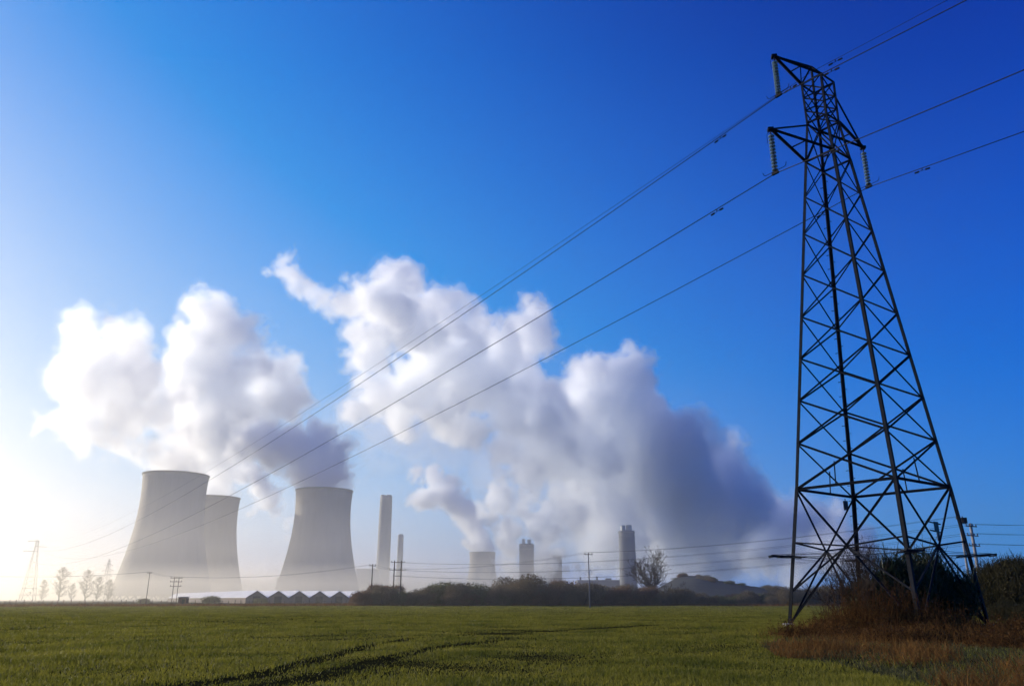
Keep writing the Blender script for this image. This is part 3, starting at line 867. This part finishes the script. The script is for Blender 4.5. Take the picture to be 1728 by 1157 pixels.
def leaves(c, size, g):
    n = len(c); a = g.normal(size=(n, 3)); a /= np.linalg.norm(a, axis=1)[:, None]; b = np.cross(a, g.normal(size=(n, 3))); b /= np.linalg.norm(b, axis=1)[:, None] + 1e-9
    s = np.broadcast_to(np.asarray(size, float), (n,))[:, None]
    v = np.stack([c - a * s, c + b * s * .45, c + a * s, c - b * s * .45], 1).reshape(-1, 3)
    return v, np.arange(n)[:, None] * 4 + np.array([0, 1, 2, 3])


# bare trees: recursive branching
def branches(g, h, r0, n0=1, spread=.5, depth=6, kids=(2, 4), up=.25, start=None, lens=.32):
    segs = []

    def grow(p, d, L_, r, k):
        steps = 3; q = p
        for i in range(steps):
            d = (d + Vector(g.normal(0, .13, 3)) + Vector((0, 0, up * .25))).normalized()
            q2 = q + d * L_ / steps; segs.append((q, q2, r * (1 - .25 * i / steps), r * (1 - .25 * (i + 1) / steps))); q = q2
            if k < depth and i and g.random() < .55:
                ax = d.orthogonal().normalized(); ax.rotate(Quaternion(d, g.uniform(0, 6.28)))
                grow(q, (d + ax * g.uniform(.6, 1.1) * spread * 1.6).normalized(), L_ * g.uniform(.5, .75), r * .5, k + 1)
        if k >= depth or r < .004: return
        for _ in range(int(g.integers(kids[0], kids[1]))):
            ax = d.orthogonal().normalized(); ax.rotate(Quaternion(d, g.uniform(0, 6.28)))
            grow(q, (d + ax * g.uniform(.5, 1.3) * spread).normalized(), L_ * g.uniform(.62, .85), r * g.uniform(.55, .72), k + 1)
    for i in range(n0):
        d = Vector((g.normal(0, .35 if n0 > 1 else .05), g.normal(0, .35 if n0 > 1 else .05), 1)).normalized()
        o = Vector((g.normal(0, .25), g.normal(0, .25), -.1)) if n0 > 1 else Vector((0, 0, -.2))
        grow(o, d, h * lens * g.uniform(.85, 1.15), r0, 0)
    return segs


def seg_mesh(mb_, segs, n=4, minr=0.0):
    for a, b, r0, r1 in segs: mb_.tube([a, b], [max(r0, minr), max(r1, minr)], n if r0 > .03 else 3, cap=False)


def crown_tree(g, h, bole, wide, limbs, subs, twigs, slim):
    """bole, limbs fanning into a dome, side branches and twigs: a list of (p0, p1, r0, r1)"""
    sg = []; r = h * .02

    def arc(p, q, r0, r1, n, sag):
        m_ = [p.lerp(q, i / n) + Vector((0, 0, sag * (i / n) * (1 - i / n))) + Vector(g.normal(0, .012 * h * (0 < i < n), 3)) for i in range(n + 1)]
        for i in range(n): sg.append((m_[i], m_[i + 1], r0 + (r1 - r0) * i / n, r0 + (r1 - r0) * (i + 1) / n))
        return m_
    trunk = arc(Vector((0, 0, -.2)), Vector((g.normal(0, .02) * h, g.normal(0, .02) * h, h * (.97 if slim else bole + .3))), r, r * (.2 if slim else .5), 8, 0)
    for i in range(limbs):
        a = i * 2.4 + g.uniform(-.4, .4); t = (i + .5) / limbs
        z0 = h * (bole + (.92 - bole) * t * (1 if slim else .28)); st = min(trunk, key=lambda v: abs(v.z - z0))
        if slim: rad = wide * math.sin(math.pi * min(1, .25 + .75 * t)) ** .7 * g.uniform(.6, 1); end = Vector((math.cos(a) * rad, math.sin(a) * rad, min(h, z0 + h * g.uniform(.12, .28) * (1.1 - t))))
        else: el = g.uniform(.12, 1.35) if i else 1.5; end = Vector((math.cos(a) * math.cos(el) * wide, math.sin(a) * math.cos(el) * wide, h * bole + (h * (1 - bole)) * math.sin(el) ** .7)) * g.uniform(.9, 1.03)
        lb = arc(st, end, r * .42, r * .08, 6, -h * .04)
        for j in range(subs):
            p = lb[1 + int(g.integers(0, 5))]; d = (end - st).normalized() + Vector(g.normal(0, .55, 3)) + Vector((0, 0, .35)); d.normalize()
            e2 = p + d * (end - st).length * g.uniform(.2, .45); sb = arc(p, e2, r * .13, r * .05, 3, 0)
            for k in range(twigs):
                q = sb[1 + int(g.integers(0, 3))]; d2 = (d + Vector(g.normal(0, .6, 3)) + Vector((0, 0, .3))).normalized()
                e3 = q + d2 * h * g.uniform(.04, .10); sg.append((q, e3, r * .05, r * .03))
                if g.random() < .6: sg.append((q.lerp(e3, .5), q.lerp(e3, .5) + (d2 + Vector(g.normal(0, .7, 3))).normalized() * h * .05, r * .035, r * .02))
    return sg


def bare_tree(name, loc, h, seed, label, group=None, wide=.5, minr=.02, slim=False, bole=.16, limbs=12, subs=8, twigs=7):
    g = np.random.default_rng(seed); root = empty(name, loc); tag(root, label, 'tree', group)
    sg = crown_tree(g, h, bole, wide * h, limbs, subs, twigs, slim)
    t_ = MB(); seg_mesh(t_, [s for s in sg if s[2] > h * .006], 6, minr); t_.build('trunk', M['twig'], root, True)
    c_ = MB(); seg_mesh(c_, [s for s in sg if s[2] <= h * .006], 3, minr); c_.build('crown', M['twig'], root)
    return root


p = px(1104, 1015, 205)
bare_tree('bare_tree', (p.x, 205, 0), 11.8, 5, 'wide leafless tree standing behind the thicket beside the squat stack', wide=.66, minr=.03, limbs=20, subs=10, twigs=8, bole=.1)
lt = [(100, 15.5, 380), (143, 14.5, 385), (163, 12, 395), (182, 10.5, 400), (70, 11, 430), (120, 9, 430)]
ll = ['tallest leafless tree fading into mist right of the misty pylon', 'tall leafless tree with a dense crown, second along from the misty pylon', 'middling leafless tree between the dense crowned tree and the cooling tower', 'low leafless tree at the left foot of the nearest cooling tower',
      'very faint leafless tree just beside the misty pylon', 'small pale leafless tree between the two tallest misty trees']
for i, (x, h, Yd) in enumerate(lt):
    bare_tree('bare_tree', (xg(x, Yd * 1.3), Yd * 1.3, 0), h * 1.3, 40 + i, ll[i], 'leafless trees in the mist', wide=.27, minr=.02, slim=True, bole=.05, limbs=30, subs=7, twigs=5)


def scrub_mesh(seed, wd, h, n, leaf=.22):
    g = np.random.default_rng(seed); cs = []
    lob = [(g.uniform(-.33, .33) * wd, g.uniform(-.3, .3) * wd, h * g.uniform(.3, .68), g.uniform(.26, .42) * wd) for _ in range(9)]
    for (x, y, z, r) in lob:
        m_ = n // 9; d = g.normal(size=(m_, 3)); d /= np.linalg.norm(d, axis=1)[:, None]; rr = r * g.uniform(.35, 1.08, m_) ** .5
        c = np.stack([x + d[:, 0] * rr, y + d[:, 1] * rr, z + d[:, 2] * rr * (h * .42 / r)], 1); cs.append(c)
    c = np.concatenate(cs); c = c[(c[:, 2] > .05)]
    k = np.sin(c[:, 0] * 2.1 + seed) * np.sin(c[:, 1] * 2.3) + np.sin(c[:, 2] * 2.7 + c[:, 0]); c = c[k > g.uniform(-1.6, .3, len(c))]
    tw = g.normal(size=(len(c) // 2, 3)) * [.35, .35, .25] + [0, 0, .55]
    base = c[: len(tw)]
    return join([leaves(c, g.uniform(.5, 1.2, len(c)) * leaf, g), ribbons(base - tw * .3, base + tw, .05, g)]), lob


def scrub(name, seed, wd, h, n, m_, leaf=.22):
    (v, q), lob = scrub_mesh(seed, wd, h, n, leaf)
    root = empty(name); link('crown', np_mesh('crown', v, q), m_, root)
    t_ = MB(); g = np.random.default_rng(seed + 1)
    for (x, y, z, r) in lob: t_.tube([(x * .25 + g.normal(0, .2), y * .25, -.1), (x * .6, y * .6, z * .6), (x, y, z + r * .5)], [.09, .06, .02], 5)
    t_.build('stems', M['twig'], root); return root


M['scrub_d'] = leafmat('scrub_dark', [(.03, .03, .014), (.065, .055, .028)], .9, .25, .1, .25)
protos = [scrub('scrub_bush', 60, 6.5, 5.0, 7000, M['scrub']), scrub('scrub_bush', 61, 7.5, 4.4, 7000, M['scrub_g']), scrub('scrub_bush', 62, 6.0, 4.6, 7000, M['scrub_r']), scrub('scrub_bush', 63, 8.5, 5.6, 8000, M['scrub'])]
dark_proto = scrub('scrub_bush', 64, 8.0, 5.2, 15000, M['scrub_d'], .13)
used = set(); g = np.random.default_rng(77)
hh = lambda x: float(np.interp(x, [590, 640, 700, 760, 850, 890, 930, 1000, 1060, 1150, 1250, 1330, 1450, 1600], [.5, .85, .95, .92, .95, 1.15, 1.1, .9, .78, .62, .62, .68, .66, .6]))
n_b = 0
xs = list(np.arange(600, 1640, 14.0)) + list(np.arange(640, 1340, 26.0))
for i, x in enumerate(xs):
    row = 0 if i < len(np.arange(600, 1640, 14.0)) else 1
    Yd = 188 + g.uniform(-5, 6) + row * 13 - max(0, x - 1000) * .02
    k = int(g.integers(0, 4)); p_ = protos[k]; kind = ['brown', 'olive', 'russet', 'broad brown'][k]
    o = p_ if k not in used else copy_tree(p_); used.add(k)
    o.location = (xg(x + g.uniform(-5, 5), Yd), Yd, -.1); sc_ = hh(x) * g.uniform(.55, 1.2)
    o.scale = (sc_ * g.uniform(.9, 1.2), sc_ * g.uniform(.9, 1.2), sc_); o.rotation_euler = (0, 0, g.uniform(0, 6.28))
    tag(o, ['%s scrub bush in the dense thicket along the far field edge', '%s scrub bush in the back row of the thicket at the far field edge'][row] % kind, 'bush', '%s bushes of the far thicket' % kind)
# scrub on the mound
for i in range(16):
    k = int(g.integers(0, 4)); o = copy_tree(protos[k]); x = g.uniform(1110, 1340); Yd = g.uniform(385, 455)
    X0 = xg(x, Yd); z = float(np.interp(x, [1060, 1110, 1150, 1175, 1215, 1290, 1340], [0, 7, 13.2, 13.6, 11, 7.2, 6.2])) * math.sin((Yd - 300) / 320 * math.pi) ** .8
    o.location = (X0, Yd, z - .9); s_ = g.uniform(.28, .5); o.scale = (s_ * 1.6, s_ * 1.6, s_); o.rotation_euler = (0, 0, g.uniform(0, 6.28))
    tag(o, 'low scrub bush growing on the dark mound', 'bush', 'bushes on the dark mound')
# soft bushes in front of the sheds
for x, Yd, s_, lb in ((352, 262, .55, 'rounded misty bush in front of the long brick shed'), (436, 250, .42, 'low bush before the first gable of the sheds'), (240, 290, .4, 'low misty bush at the foot of the nearest cooling tower')):
    o = copy_tree(protos[1]); o.location = (xg(x, Yd), Yd, -.2); o.scale = (s_ * 1.5, s_ * 1.3, s_); tag(o, lb, 'bush'); 
    if 'group' in o: del o['group']
# bushes at the right edge
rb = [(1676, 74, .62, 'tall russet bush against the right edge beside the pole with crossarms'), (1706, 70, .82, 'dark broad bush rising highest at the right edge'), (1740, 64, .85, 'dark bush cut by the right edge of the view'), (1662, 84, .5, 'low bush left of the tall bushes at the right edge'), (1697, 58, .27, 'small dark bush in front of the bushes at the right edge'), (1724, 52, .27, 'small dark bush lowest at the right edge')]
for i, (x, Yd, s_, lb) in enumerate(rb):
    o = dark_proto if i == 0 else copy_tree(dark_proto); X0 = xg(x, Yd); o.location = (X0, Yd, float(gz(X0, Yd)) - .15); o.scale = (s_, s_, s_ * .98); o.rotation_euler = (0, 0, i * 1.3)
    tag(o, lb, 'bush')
    if 'group' in o: del o['group']

# thicket under the pylon
def on_ground(x, Yd): X0 = xg(x, Yd); return Vector((X0, Yd, float(gz(X0, Yd))))


def shrub(loc, h, seed, n0, label, depth=4, spread=.45, minr=.006):
    g_ = np.random.default_rng(seed); root = empty('bare_shrub', tuple(loc)); tag(root, label, 'shrub')
    sg = branches(g_, h, .03, n0, spread, depth, kids=(2, 3), up=.5, lens=.36)
    zmax = max(s[1].z for s in sg); k = h / zmax; sg = [(a * k, b * k, r, q) for a, b, r, q in sg]
    t_ = MB(); seg_mesh(t_, [s for s in sg if s[2] > .012], 4, minr); t_.build('stems', M['twig'], root)
    c_ = MB(); seg_mesh(c_, [s for s in sg if s[2] <= .012], 3, minr); c_.build('twigs', M['twig'], root)
    return root


shrub(on_ground(1432, 43), 3.9, 90, 9, 'tall leafless shrub with upright stems inside the pylon, left of its near leg')
shrub(on_ground(1475, 42), 4.3, 91, 10, 'leafless shrub with fine twigs right behind the near leg of the pylon')
shrub(on_ground(1408, 41), 2.6, 92, 7, 'leaning leafless shrub at the left end of the thicket under the pylon')
shrub(on_ground(1505, 44), 3.6, 93, 8, 'leafless shrub between the pylon legs beside the dark leafy bush')
shrub(on_ground(1455, 40), 2.6, 94, 8, 'short leafless shrub at the front of the thicket under the pylon')
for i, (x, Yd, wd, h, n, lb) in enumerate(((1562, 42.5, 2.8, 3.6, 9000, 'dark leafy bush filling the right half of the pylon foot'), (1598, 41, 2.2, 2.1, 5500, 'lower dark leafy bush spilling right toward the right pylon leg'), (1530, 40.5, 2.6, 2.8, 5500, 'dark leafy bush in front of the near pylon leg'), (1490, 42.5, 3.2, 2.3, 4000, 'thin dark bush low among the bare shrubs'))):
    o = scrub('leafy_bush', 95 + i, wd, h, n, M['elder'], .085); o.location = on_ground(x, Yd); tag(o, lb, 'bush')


def bramble(loc, rad, h, n, seed, label, m_='bramble'):
    """a tangle of arching canes with withered leaves, taller in some places than in others"""
    g_ = np.random.default_rng(seed); root = empty('bramble_clump', tuple(loc)); tag(root, label, 'bramble')
    nc = 9; cx_ = g_.normal(0, rad * .3, nc); cy_ = g_.normal(0, rad * .26, nc); ch = h * g_.uniform(.35, 1.15, nc)
    c_ = MB(); lv = []; n = n // 8
    for i in range(n):
        k = int(g_.integers(0, nc)); a = g_.uniform(0, 6.28); L_ = ch[k] * g_.uniform(.7, 1.3); up = g_.uniform(.5, 1.3)
        x, y = cx_[k] + g_.normal(0, .35), cy_[k] + g_.normal(0, .35); z = float(gz(x + loc[0], y + loc[1])) - loc[2] - .05
        dx, dy = math.cos(a) * L_ * (1.5 - up), math.sin(a) * L_ * (1.5 - up); pts = []
        for t in (0, .2, .45, .7, 1.0):
            pts.append(Vector((x + dx * t, y + dy * t, z + L_ * up * (1.75 * t - (1.0 if up < .9 else .55) * t * t))))
        c_.tube(pts, [.011, .010, .008, .006, .003], 3, cap=False)
        for _ in range(9):
            t = g_.uniform(.1, 1) * 3.99; j = int(t); lv.append(pts[j].lerp(pts[j + 1], t - j) + Vector(g_.normal(0, .06, 3)))
    c_.build('canes', M[m_], root)
    link('leaves', np_mesh('leaves', *leaves(np.array([tuple(v) for v in lv]), g_.uniform(.02, .06, len(lv)), g_)), M['bramble_leaf'], root)
    m2_ = n * 5; k = g_.integers(0, nc, m2_); x = cx_[k] + g_.normal(0, .5, m2_); y = cy_[k] + g_.normal(0, .5, m2_); z = gz(x + loc[0], y + loc[1]) - loc[2]
    p0 = np.stack([x, y, z - .05], 1); d = np.stack([g_.normal(0, .35, m2_), g_.normal(0, .35, m2_), np.ones(m2_)], 1); L_ = ch[k] * g_.uniform(.25, 1.0, m2_)
    link('stems', np_mesh('stems', *ribbons(p0, p0 + d * L_[:, None], .014, g_, g_.normal(0, .09, (m2_, 3)))), M['straw'], root)
    return root


M['bramble_leaf'] = leafmat('bramble_leaves', [(.04, .022, .010), (.11, .058, .02)], .8, .3, .05, 2.0)
bl = [(1350, 34.5, 2.2, .75, 1800, 'low russet bramble clump in front of the left pylon leg'), (1400, 37, 2.4, 1.2, 2600, 'russet bramble clump below the bare shrubs on the left'), (1455, 36.5, 2.4, 1.7, 3600, 'tall russet bramble clump at the middle of the pylon foot'),
      (1515, 36, 2.4, 1.9, 3800, 'tallest russet bramble clump hiding the near pylon leg'), (1575, 35.5, 2.4, 1.5, 3200, 'brown bramble clump before the dark leafy bushes'), (1635, 36, 2.4, 1.0, 2600, 'brown bramble clump by the right pylon leg'),
      (1690, 33, 2.4, 1.0, 2400, 'dark bramble clump at the right edge near the pylon'), (1540, 30.5, 2.2, .9, 2200, 'russet bramble clump nearest the grass in the middle'), (1640, 29, 2.3, .9, 2400, 'russet bramble clump low on the right'), (1715, 27, 2.2, .8, 2200, 'russet bramble clump in the lower right corner of the rough'),
      (1720, 44, 3.0, 1.2, 2600, 'reddish bramble clump on the bank behind the right pylon leg'), (1420, 32.5, 2.0, .6, 1500, 'low brown bramble tuft in front of the thicket')]
bl = [(x, Yd, rd * .95, h * (.5 if x > 1600 else .72), n, lb) for x, Yd, rd, h, n, lb in bl]
for i, (x, Yd, rd, h, n, lb) in enumerate(bl): bramble(on_ground(x, Yd), rd, h, n, 120 + i, lb)

# ---------------------------------------------------------------- grass
def blades(n, rlo, rhi, pw, alo, ahi, seed, keep, hfun, wfun, lean=.35):
    g_ = np.random.default_rng(seed); u = g_.random(n)
    r = (rlo ** pw + u * (rhi ** pw - rlo ** pw)) ** (1 / pw); a = g_.uniform(R(alo), R(ahi), n)
    x = r * np.sin(a); y = r * np.cos(a); k = keep(x, y, r, g_); x, y, r = x[k], y[k], r[k]; n = len(x)
    h = hfun(x, y, r, g_); z = gz(x, y)
    p0 = np.stack([x, y, z - .02], 1); d = np.stack([g_.normal(0, lean, n), g_.normal(0, lean, n), np.ones(n)], 1); d /= np.linalg.norm(d, axis=1)[:, None]
    p1 = p0 + d * h[:, None]; cv = np.stack([g_.normal(0, .1, n) * h, g_.normal(0, .1, n) * h, .12 * h], 1)
    return ribbons(p0, p1, wfun(r, g_), g_, cv)


def pat(x, y):
    return (np.sin(x * .9 + 1.3 * np.sin(y * .7)) * np.sin(y * .8 + 1.1 * np.sin(x * .5)) * .5 + np.sin(x * .23 + 2 * np.sin(y * .11)) * np.sin(y * .19 + 1) * .5)


def gpath(pts): return np.array([tuple(pz(x, y, 0.05))[:2] for x, y in pts])


tracks = [gpath([(200, 1172), (240, 1165), (330, 1150), (430, 1137), (530, 1113), (620, 1087), (700, 1074), (850, 1067), (1000, 1060), (1120, 1055)]), gpath([(380, 1170), (430, 1156), (500, 1145), (576, 1129), (660, 1106), (750, 1087), (850, 1078)]),
          gpath([(1180, 1062), (1280, 1056), (1340, 1052)])]
TW = [.38, .44, .3]


def track_d(x, y):
    best = np.full(x.shape, 9.0)
    for pts, tw in zip(tracks, TW):
        dd = np.full(x.shape, 99.0)
        for a, b in zip(pts, pts[1:]):
            ab = b - a; t = np.clip(((x - a[0]) * ab[0] + (y - a[1]) * ab[1]) / (ab @ ab), 0, 1)
            dd = np.minimum(dd, np.hypot(x - a[0] - t * ab[0], y - a[1] - t * ab[1]))
        best = np.minimum(best, dd / tw)
    return best


edge = gpath([(1640, 1172), (1540, 1148), (1430, 1118), (1310, 1101), (1285, 1087), (1330, 1072), (1400, 1058), (1470, 1050), (1600, 1046)])
def rough_mask(x, y):
    """True where the brambly corner takes over from the crop"""
    ex = np.interp(y, edge[:, 1], edge[:, 0]); return (x > ex) & (y < 48)


v, q = blades(900000, 11, 190, .35, -40, 40, 5,
              lambda x, y, r, g_: ((track_d(x, y) > g_.uniform(.6, 1.4, len(x))) | (g_.random(len(x)) < .12)) & ~(rough_mask(x, y) & (g_.random(len(x)) > .12)) & (pat(x, y) > g_.uniform(-1.5, -.25, len(x))),
              lambda x, y, r, g_: np.maximum(.035, .11 + .085 * pat(x * .9, y * .9)) * g_.uniform(.6, 1.25, len(x)) * (1 + np.clip((r - 40) / 200, 0, .5)),
              lambda r, g_: .008 + r * .00042)
tag(link('crop_grass', np_mesh('crop_grass', v, q), M['blade']), 'young green cereal crop covering the field', kind='stuff')
v, q = blades(150000, 13, 52, .8, 4, 40, 6, lambda x, y, r, g_: rough_mask(x, y) & (pat(x * 1.3 + 3, y * 1.5) > g_.uniform(.15, .8, len(x))),
              lambda x, y, r, g_: g_.uniform(.2, .6, len(x)) * (.8 + .6 * np.clip(pat(x, y) + .3, 0, 1)), lambda r, g_: .006 + r * .0003, .6)
tag(link('dead_grass', np_mesh('dead_grass', v, q), M['straw']), 'dead straw coloured grass round the foot of the pylon', kind='stuff')
v, q = blades(110000, 13, 70, .7, 12, 42, 8, lambda x, y, r, g_: (rough_mask(x, y) | (x > 24 + .2 * y)) & (pat(x * .5, y * .5 + 7) > g_.uniform(-.9, .3, len(x))),
              lambda x, y, r, g_: g_.uniform(.08, .22, len(x)), lambda r, g_: .008 + r * .0003, .6)
tag(link('rough_grass', np_mesh('rough_grass', v, q), M['rough']), 'short grey green grass of the rough path at the right', kind='stuff')
v, q = blades(60000, 183, 196, 1, -42, 32, 9, lambda x, y, r, g_: pat(x * .4, y) > g_.uniform(-1, .6, len(x)), lambda x, y, r, g_: g_.uniform(.3, .8, len(x)), lambda r, g_: .07, .4)
tag(link('verge_grass', np_mesh('verge_grass', v, q), M['straw']), 'pale tall grass along the far edge of the field', kind='stuff')

# ---------------------------------------------------------------- poles and wires
def pole(name, x, Yd, h, label, arms, rad=.14, m='wood', two=None, wires_at=None):
    root = empty(name, (xg(x, Yd), Yd, float(gz(xg(x, Yd), Yd)))); tag(root, label, 'utility pole')
    ux = [0.0] if two is None else [-two / 2, two / 2]
    for u1 in ux: MB().tube([(u1, 0, -.3), (u1, 0, h)], [rad, rad * .72], 10).build('post', M[m], root, True)
    for (z, half, nins, az) in arms:
        a = MB(); dx, dy = math.cos(az), math.sin(az); a.bar((-half * dx, -half * dy - .12, z), (half * dx, half * dy - .12, z), .12, .12); ca = a.build('crossarm', M['wood'], root)
        for k in range(nins):
            f = -1 + 2 * k / max(1, nins - 1) if nins > 1 else 0
            MB().lathe([(.02, 0), (.07, .06), (.05, .12), (.075, .17), (.03, .28), (.001, .3)], 8, (f * (half - .1) * dx, f * (half - .1) * dy - .12, z + .05)).build('insulator', M['porcelain'], ca)
    return root


PO = {}
PO['a'] = pole('utility_pole', 995, 150, 9.6, 'slim pole with a small top crossarm standing alone at the far field edge', [(9.2, .75, 3, 0)], .13, 'palewood')
PO['b'] = pole('utility_pole', 626, 186, 9.0, 'single wooden pole at the left end of the thicket', [(8.6, .75, 3, .1)])
PO['c'] = pole('utility_pole', 669, 192, 10.0, 'double wooden pole with two crossbars over the thicket beside the slim chimney', [(9.6, 1.6, 3, 0), (7.9, 1.9, 4, 0), (6.6, 1.0, 2, 0)], .16, 'wood', 1.6)
PO['d'] = pole('utility_pole', 247, 215, 8.2, 'single thin pole before the nearest cooling tower', [(7.9, .6, 2, 0)], .1)
PO['e'] = pole('utility_pole', 294, 210, 6.8, 'double misty pole with crossbars left of the long brick shed', [(6.5, 1.5, 3, 0), (5.6, 1.5, 3, 0), (4.5, 1.4, 2, 0)], .09, 'wood', 1.15)
PO['f'] = pole('utility_pole', 1641, 100, 10.6, 'pole with a top box directly behind the right pylon leg', [(10.2, .6, 2, .4)], .15, 'palewood')
tb = MB().box((.55, 0, 10.0), (.55, .5, .7)); tb.build('transformer_box', M['steel_dark'], PO['f'])
PO['g'] = pole('utility_pole', 1659, 108, 10.6, 'thick pole with three tiers of crossarms right of the right pylon leg', [(10.2, 1.15, 4, .5), (9.0, 1.15, 4, .5), (7.7, 1.15, 4, .5)], .24, 'palewood')


def at(k, dx, z): o = PO[k].location; return Vector((o.x + dx, o.y - .12, o.z + z))


W = 'thin overhead lines across the far field'
def line(a, b, sag, label, r=.016): return wire('overhead_line', a, b, sag, r, label, 'wire', W, 24)


for k, dx in enumerate((-.6, .6)):
    line(at('c', dx * 2, 8.2), at('a', dx, 9.55), 1.0, 'thin line from the double pole by the slim chimney to the pole standing alone')
    line(at('a', dx, 9.55), at('f', dx * .6, 10.5), .8, 'thin line from the pole standing alone toward the right pylon leg')
    line(at('b', dx, 8.9), at('c', dx * 2, 8.2), .4, 'short line between the thicket end pole and the double pole')
    line(at('e', dx * 2, 6.8), at('b', dx, 8.9), 1.2, 'thin line from the misty double pole past the sheds to the thicket end pole')
    line(at('d', dx * .6, 8.2), at('e', dx * 2, 6.8), .3, 'short line from the thin pole to the misty double pole')
    line(Vector((xg(-60, 225) + dx, 225, 7.6)), at('d', dx * .6, 8.2), .8, 'pale thin line entering at the left to the thin pole')
for j, (zl, zr) in enumerate(((9.6, 10.5), (7.9, 9.3), (6.6, 8.0))):
    for dx in (-.9, .9):
        line(at('c', dx * 1.4, zl), at('g', dx, zr), 2.2, ['upper', 'middle', 'lower'][j] + ' tier line from the double pole to the thick pole with crossarms')
        line(at('g', dx, zr), Vector((xg(1990, 100) + dx, 100, zr + .6)), .5, ['upper', 'middle', 'lower'][j] + ' tier line leaving the thick pole to the right')

# ---------------------------------------------------------------- fence and small things at the field edge
fr = empty('wire_fence', (0, 0, 0)); tag(fr, 'old post and wire fence along the misty left field edge', 'fence'); g = np.random.default_rng(3)
fx = np.arange(-120, 640, 11.5); tops = []
for i, x in enumerate(fx):
    x += g.uniform(-3, 3); Yd = 198 + x * .004; X0 = xg(x, Yd); h = g.uniform(1.0, 1.45); ln_ = g.normal(0, .06)
    MB().tube([(X0, Yd, -.1), (X0 + ln_ * h, Yd, h)], [.085, .07], 6).build('post', M['wood'], fr); tops.append(Vector((X0, Yd, 1.0)))
wm = MB()
for dz in (0, -.35, -.7): wm.tube([t_ + Vector((0, -.09, dz)) for t_ in tops], .012, 3)
wm.build('fence_wires', M['wire'], fr)
hut = empty('hut', (xg(310, 212), 212, 0)); tag(hut, 'small rust brown hut at the misty field edge before the sheds', 'hut')
M['rust'] = mat('rusty_sheet', (.13, .055, .04), .85, .3, 1.5)
MB().box((0, 0, .95), (2.0, 1.8, 1.7)).build('wall', M['rust'], hut)
MB().add([(-1.15, -1.1, 1.81), (1.15, -1.1, 1.81), (1.15, 1.1, 1.98), (-1.15, 1.1, 1.98), (-1.15, -1.1, 1.9), (1.15, -1.1, 1.9), (1.15, 1.1, 2.07), (-1.15, 1.1, 2.07)], [(3, 2, 1, 0), (4, 5, 6, 7), (0, 1, 5, 4), (1, 2, 6, 5), (2, 3, 7, 6), (3, 0, 4, 7)]).build('roof', M['steel_dark'], hut)
MB().box((.3, -.92, .8), (.8, .05, 1.35)).build('door', M['steel_dark'], hut)

# distant double circuit pylon in the mist
dpn = empty('electricity_pylon', (xg(175, 640), 640, 0), R(-20)); tag(dpn, 'faint distant pylon with three crossarms fading into mist left of the nearest cooling tower', 'electricity pylon', 'lattice pylons')
H_ = 30.0; wl_ = lambda z: 2.6 * (1 - z / H_) ** 1.1 + .45
for sx, sy in ((-1, -1), (1, -1), (1, 1), (-1, 1)):
    MB().tube([(sx * wl_(z), sy * wl_(z), z) for z in (0, 6, 12, 18, 24, H_)], .12, 4).build('leg', M['steel'], dpn)
lb_ = MB()
for z0 in np.arange(0, 29, 2.6):
    z1 = z0 + 2.6; a, b = wl_(z0), wl_(min(z1, H_))
    for (x0, y0), (x1, y1) in (((-1, -1), (1, -1)), ((1, -1), (1, 1)), ((1, 1), (-1, 1)), ((-1, 1), (-1, -1))):
        lb_.bar((x0 * a, y0 * a, z0), (x1 * b, y1 * b, z1), .08); lb_.bar((x1 * a, y1 * a, z0), (x0 * b, y0 * b, z1), .08)
lb_.build('lattice_bracing', M['steel'], dpn)
for z, l_ in ((18, 5), (22, 6.2), (26, 4.6)):
    a = MB(); w0 = wl_(z)
    for s_ in (-1, 1):
        for y_ in (-1, 1): a.bar((s_ * w0, y_ * w0, z), (s_ * l_, 0, z), .12); a.bar((s_ * w0, y_ * w0, z + 1.4), (s_ * l_, 0, z), .09)
    a.build('crossarm', M['steel'], dpn)
